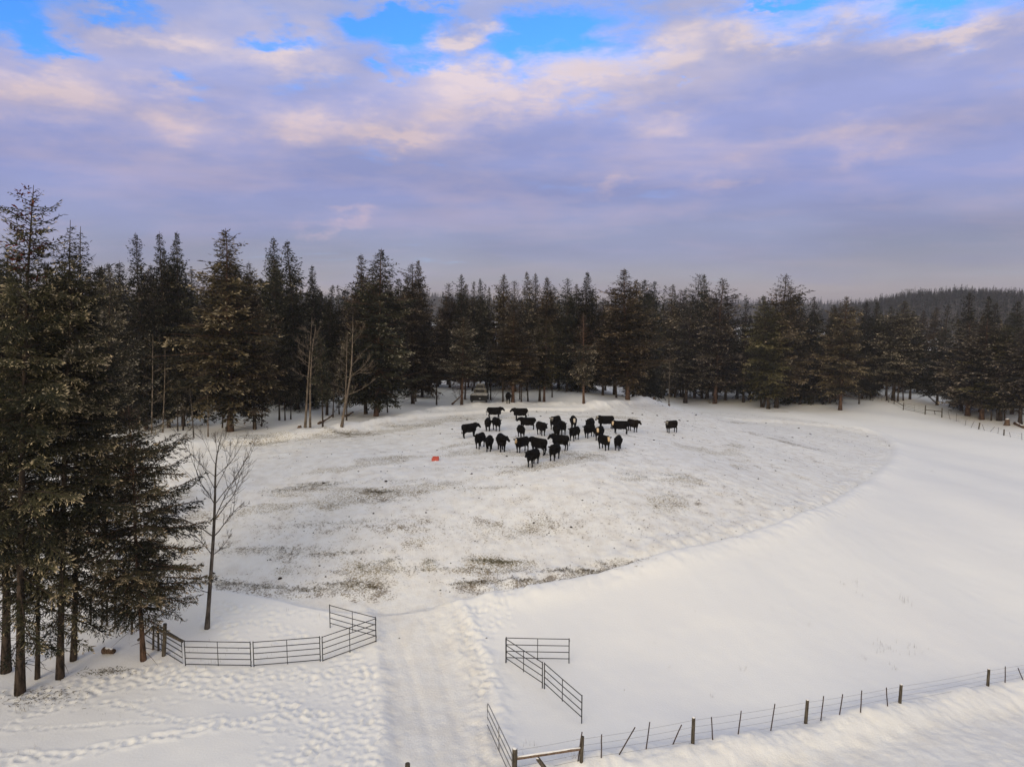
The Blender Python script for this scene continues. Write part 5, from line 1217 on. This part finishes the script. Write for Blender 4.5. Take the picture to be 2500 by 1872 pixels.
def grass():
    rng = np.random.default_rng(10); Q, A = [], []
    def blade(x, y, h, w, lean, c):
        z = gz(x, y) - .03; a = rng.uniform(0, 6.28); s = np.array((math.cos(a), math.sin(a), 0)) * w; l = np.array((math.cos(a + 1.57 + rng.normal(0, .5)), math.sin(a + 1.57), 0)) * lean * h
        b = np.array((x, y, z)); Q.append([b - s, b + s, b + s * .3 + l + (0, 0, h), b - s * .3 + l + (0, 0, h)]); A.append(c)
    def tuft(px, py, n, spread, hpx):
        p, D = on_ground(px, py)
        for _ in range(n): blade(p[0] + rng.normal(0, spread), p[1] + rng.normal(0, spread), hpx * D / FPX * rng.uniform(.5, 1.1), .006, rng.uniform(-.25, .35), (rng.uniform(.2, .9), 0, 0))
    for a in [(2210, 1467, 14, .25, 22), (2060, 1427, 4, .1, 10), (2095, 1427, 6, .2, 16), (2092, 1450, 4, .15, 10), (2150, 1580, 16, .5, 14), (2165, 1582, 8, .2, 10), (2220, 1585, 8, .3, 14), (2230, 1580, 5, .1, 14), (2105, 1605, 5, .1, 12), (2180, 1628, 8, .25, 14), (1740, 1700, 5, .1, 14), (1816, 1632, 5, .15, 14),
              (1595, 1570, 3, .1, 8), (1635, 1630, 3, .1, 8), (1520, 1685, 3, .1, 8), (2040, 1490, 4, .2, 8), (2270, 1585, 4, .2, 8), (2480, 1570, 4, .2, 8), (1885, 1485, 3, .1, 8), (1975, 1525, 4, .1, 8), (1700, 1500, 2, .1, 8), (1650, 1475, 2, .1, 8),
              (57, 1738, 14, .12, 22), (58, 1735, 6, .2, 14), (10, 1835, 5, .2, 14), (80, 1830, 5, .2, 16), (45, 1840, 3, .1, 16), (230, 1520, 10, .5, 20), (300, 1540, 10, .5, 18), (330, 1560, 10, .4, 16), (420, 1600, 14, .6, 18), (480, 1590, 8, .5, 14), (280, 1750, 4, .3, 9), (240, 1760, 4, .3, 9), (520, 1615, 6, .4, 14), (300, 1700, 10, .8, 9), (200, 1705, 10, .8, 9), (370, 1690, 10, .8, 9),
              (1285, 1820, 4, .1, 16), (1316, 1822, 4, .1, 16), (1280, 1845, 4, .15, 14), (1395, 1845, 12, .25, 18), (1215, 1830, 6, .1, 14), (1222, 1835, 4, .1, 12), (1330, 1650, 4, .2, 12), (1340, 1655, 4, .1, 12), (1400, 1710, 4, .2, 12), (1276, 1680, 2, .1, 10), (700, 1490, 4, .2, 10), (780, 1500, 3, .2, 8), (560, 1590, 5, .3, 12), (640, 1600, 5, .3, 10),
              (1890, 1095, 6, .3, 22), (1828, 1100, 4, .3, 14), (2065, 1078, 5, .3, 16), (655, 1284, 5, .2, 14), (1726, 1140, 4, .3, 12), (1660, 1010, 8, .6, 8), (2335, 1030, 14, .5, 16), (2340, 1028, 8, .5, 12), (2075, 1070, 3, .2, 16), (1770, 960, 60, 4, 9), (1800, 965, 50, 4, 8)]:
        tuft(*a)
    def straw(px, py, rx, ry, n, green):
        c, D = on_ground(px, py); f, _ = hit(px, py - ry); wy = max(.3, abs(f[1] - c[1])); wx = rx * D / FPX
        for _ in range(n):
            x, y = c[0] + rng.normal(0, wx * .6), c[1] + rng.normal(0, wy * .6); z = gz(x, y); a = rng.uniform(0, 6.28); L = rng.uniform(.06, .22); t = np.array((math.cos(a), math.sin(a), rng.normal(.1, .12))) * L; s = np.array((-math.sin(a), math.cos(a), 0)) * rng.uniform(.006, .016)
            b = np.array((x, y, z + .015)); Q.append([b - s, b + s, b + s + t, b - s + t]); A.append((rng.uniform(.0, 1.0), green * rng.uniform(.3, 1), 0))
    for a in [(690, 1197, 45, 5, 300, .6), (750, 1184, 40, 5, 300, .5), (800, 1182, 45, 4, 300, .7), (925, 1200, 40, 12, 420, .1), (440, 1203, 30, 6, 200, .9), (640, 1068, 80, 5, 900, .9), (830, 1056, 60, 4, 600, .9), (980, 1040, 80, 4, 600, .7), (1100, 1016, 70, 3, 250, .6), (1205, 1370, 60, 11, 600, .8), (1045, 1373, 18, 5, 120, .7), (950, 1370, 28, 5, 160, .6), (890, 1382, 22, 5, 120, .6),
              (850, 1424, 70, 9, 420, .1), (760, 1438, 70, 7, 350, .1), (640, 1432, 60, 6, 300, .1), (560, 1424, 40, 6, 250, 0), (910, 1430, 50, 12, 250, .1), (1150, 1424, 45, 10, 400, .1), (1290, 1416, 70, 7, 320, .1), (1410, 1394, 80, 8, 550, .05), (1510, 1374, 60, 4, 250, .05), (1910, 1070, 24, 5, 120, .6), (1650, 1162, 34, 4, 160, .7), (1550, 1160, 40, 5, 120, .5), (1180, 1192, 80, 8, 200, .5),
              (1440, 1112, 70, 4, 260, .7), (1240, 1140, 140, 6, 260, .5), (1000, 1175, 120, 4, 200, .4), (840, 1275, 160, 6, 300, .2), (900, 1225, 120, 6, 220, .2), (650, 1340, 160, 14, 420, .1), (800, 1350, 180, 16, 420, .2), (1000, 1390, 260, 16, 500, .2), (1270, 1068, 100, 6, 220, .4), (1150, 1100, 110, 4, 240, .4), (1350, 1100, 130, 8, 240, .4), (1500, 1060, 160, 8, 260, .3), (1650, 1030, 90, 3, 160, .2), (1800, 1090, 160, 14, 260, .4), (1250, 1300, 320, 40, 600, .3), (1500, 1250, 260, 50, 500, .3), (700, 1250, 200, 40, 400, .2), (1700, 1180, 200, 40, 350, .3),
              (1700, 985, 50, 4, 160, .1), (1880, 990, 60, 8, 160, .5), (265, 1640, 60, 10, 200, .3), (100, 1700, 90, 20, 260, .1)]:
        straw(*a)
    Q = np.array(Q); A = np.repeat(np.array(A)[:, None, :], 4, 1)
    tag(link('straw_litter', quad_mesh('straw', Q, A, M['straw'])), 'dry straw, hay wisps and grass stems poking from the snow', 'straw', kind='stuff')
grass()

# ------------------------------------------------------------------ hills behind
def hill_mat():
    m, t, b = mat('wooded hill floor', .95, .05); P = worldpos(t); n = t.noise(P, .03, 6, .6)
    t.l.new(t.mix(t.mr(n, .35, .65), (.030, .026, .020), (.085, .070, .055)), b.inputs['Base Color']); return m
M['hill'] = hill_mat()
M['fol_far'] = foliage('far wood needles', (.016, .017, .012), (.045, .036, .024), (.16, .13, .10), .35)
def ridge(name, label, y0, yc, y1, crest, ntree, hmin, hmax, seed, woods_label, rise_from, snow_mix=0):
    """crest: (px, py) of the bare ridge line seen at distance yc"""
    crest = np.array(crest, float); xs = np.array([x_at(yc, px, py) for px, py in crest]); zs = np.array([top_at(0, yc, py) for px, py in crest])
    rng = np.random.default_rng(seed)
    X = np.linspace(xs[0], xs[-1], 120); Y = np.concatenate([np.linspace(y0, yc, 26), np.linspace(yc, y1, 10)[1:]])
    gx, gy = np.meshgrid(X, Y)
    def hz(x, y):
        c = np.interp(x, xs, zs); f = np.where(y < yc, sstep(y0, yc, y) ** .9, 1 - .6 * sstep(yc, y1, y)); return rise_from + (c - rise_from) * f + 2.5 * np.sin(x * .021 + y * .013) * f * (y < yc - 20)
    Z = hz(gx, gy); n = gx.shape; idx = np.arange(gx.size).reshape(n); F = np.stack([idx[:-1, :-1], idx[:-1, 1:], idx[1:, 1:], idx[1:, :-1]], -1).reshape(-1, 4)
    mb = MB(); mb.add(np.stack([gx, gy, Z], -1).reshape(-1, 3), F.tolist()); o = link(name, mb.mesh(name, [M['hill']], smooth=True)); tag(o, label, 'hill', kind='structure')
    Q, A = [], []
    for k in range(ntree):
        y = yc - (yc - y0) * rng.random() ** 1.15; x = rng.uniform(xs[0], xs[-1])
        if k < ntree * .35: y = yc - rng.uniform(-10, 30)
        z = float(hz(x, y)); h = rng.uniform(hmin, hmax) * (1.25 if rng.random() < .08 else 1); R = h * rng.uniform(.20, .30); m_ = 60
        t = rng.random(m_) ** .8; ph = rng.uniform(0, 6.28, m_); rad = R * (1 - t) ** .8 * rng.uniform(.5, 1.1, m_)
        d = np.stack([np.cos(ph), np.sin(ph), rng.normal(-.35, .25, m_)], 1); p0 = np.stack([np.full(m_, x), np.full(m_, y), z + h * (.06 + .92 * t)], 1); p0[0] = (x, y, z + h * .8); d[0] = (0, 0, 1)
        L = np.maximum(rad, .35)[:, None]; L[0] = h * .14; s = np.stack([-np.sin(ph), np.cos(ph), rng.normal(0, .3, m_)], 1) * (.16 * h * (1 - t) * .55 + .12)[:, None]; s[0] *= .4
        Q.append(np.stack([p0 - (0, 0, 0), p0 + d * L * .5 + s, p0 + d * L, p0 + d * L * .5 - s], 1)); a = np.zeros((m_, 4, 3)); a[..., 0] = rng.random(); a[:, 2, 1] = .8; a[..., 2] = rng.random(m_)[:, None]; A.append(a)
    tag(link('hill_forest', quad_mesh('hill_forest', np.concatenate(Q), np.concatenate(A), M['fol_far'])), woods_label, 'forest', kind='stuff')
ridge('wooded_hill', 'wooded hill rising behind the right end of the wood', 215, 720, 1000, [(1900, 800), (1990, 782), (2050, 768), (2100, 757), (2160, 742), (2240, 730), (2320, 724), (2400, 727), (2500, 735), (2700, 748), (3000, 760)], 5200, 6, 11, 3, 'far off fir wood covering the hill on the right', -7)
ridge('far_hills', 'low far hills glimpsed through gaps in the skyline', 700, 1500, 2000, [(-600, 738), (0, 736), (500, 734), (700, 731), (840, 727), (1000, 725), (1120, 726), (1300, 740), (1500, 744), (1800, 742), (2000, 745), (2300, 750)], 3200, 8, 14, 5, 'far off fir wood on the low hills along the horizon', -4)
def pylon(label, px, py, D):
    y = D; x = x_at(y, px, py); zt = top_at(0, y, py); h = 16; root = thing('power_pylon', (x, y, zt - h), label, 'pylon', 'power line pylons on the hill')
    for s in (-1, 1):
        mb = MB(); mb.tube([(s * 2.2, 0, -6), (s * 2.2, 0, h)], [.26, .2], 6); link('pole', mb.mesh('pole', [M['pylon']]), root)
    mb = MB(); mb.box((0, 0, h - .8), (4.6, .16, .20)); link('crossarm', mb.mesh('crossarm', [M['pylon']]), root)
    mb = MB(); mb.tube([(-2.2, 0, h - 5), (2.2, 0, h - 1.2)], .10, 4); mb.tube([(2.2, 0.22, h - 5), (-2.2, .22, h - 1.2)], .10, 4); link('brace', mb.mesh('brace', [M['pylon']]), root)
pylon('twin pole power pylon standing above the left shoulder of the wooded hill', 2220, 705, 700)
pylon('twin pole power pylon half sunk in the treetops right on the hill crest', 2385, 710, 715)

def deep_wood():
    rng = np.random.default_rng(31); Q, A = [], []
    for k in range(520):
        px = rng.uniform(-150, 2650); D = rng.uniform(175, 330); x = x_at(D, px, 700); y = D
        z = gz(x, y); top = np.interp(px, SKY[:, 0], SKY[:, 1]) + rng.uniform(-4, 50); h = float(np.clip(top_at(x, y, top) - z, 7, 24)); R = h * rng.uniform(.15, .21); m_ = 240
        t = rng.random(m_) ** .85; ph = rng.uniform(0, 6.28, m_); rad = R * (1 - t) ** .85 * rng.uniform(.35, 1.1, m_)
        d = np.stack([np.cos(ph), np.sin(ph), rng.normal(-.3, .25, m_)], 1); p0 = np.stack([np.full(m_, x), np.full(m_, y), z + h * (.01 + .97 * t)], 1); p0[0] = (x, y, z + h * .86); d[0] = (0, 0, 1)
        L = np.maximum(rad, .35)[:, None]; L[0] = h * .14; q0 = p0 + d * L * .35; q0[0] = p0[0]; s = np.stack([-np.sin(ph), np.cos(ph), rng.normal(0, .4, m_)], 1) * (.28 * (1 - t) + .12)[:, None]
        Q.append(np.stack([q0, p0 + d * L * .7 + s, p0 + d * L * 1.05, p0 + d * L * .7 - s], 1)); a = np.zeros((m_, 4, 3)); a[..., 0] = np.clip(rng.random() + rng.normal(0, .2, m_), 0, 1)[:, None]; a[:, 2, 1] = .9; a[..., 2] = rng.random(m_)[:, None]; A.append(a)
        w = .16; v = np.array([[(x - w, y, z - .3), (x + w, y, z - .3), (x + .05, y, z + h * .9), (x - .05, y, z + h * .9)], [(x, y - w, z - .3), (x, y + w, z - .3), (x, y + .05, z + h * .9), (x, y - .05, z + h * .9)]]); Q.append(v); a = np.zeros((2, 4, 3)); a[..., 0] = .55; A.append(a)
    tag(link('deep_forest', quad_mesh('deep_forest', np.concatenate(Q), np.concatenate(A), M['fol_brown'])), 'dark mass of fir wood filling the background behind the front trees', 'forest', kind='stuff')
deep_wood()

# ------------------------------------------------------------------ thin winter haze
def haze():
    m = bpy.data.materials.new('haze'); m.use_nodes = True; t = NT(m.node_tree); t.n.clear()
    out = t.new('ShaderNodeOutputMaterial'); v = t.new('ShaderNodeVolumePrincipled'); v.inputs['Color'].default_value = (.80, .80, .86, 1); v.inputs['Density'].default_value = HAZE; v.inputs['Anisotropy'].default_value = .1
    t.l.new(v.outputs[0], out.inputs['Volume'])
    mb = MB(); mb.box((0, 1800, 30), (3200, 2300, 42)); tag(link('haze', mb.mesh('haze', [m])), 'thin pale winter haze over the far hills', 'haze', kind='stuff')
HAZE = .00022
haze()
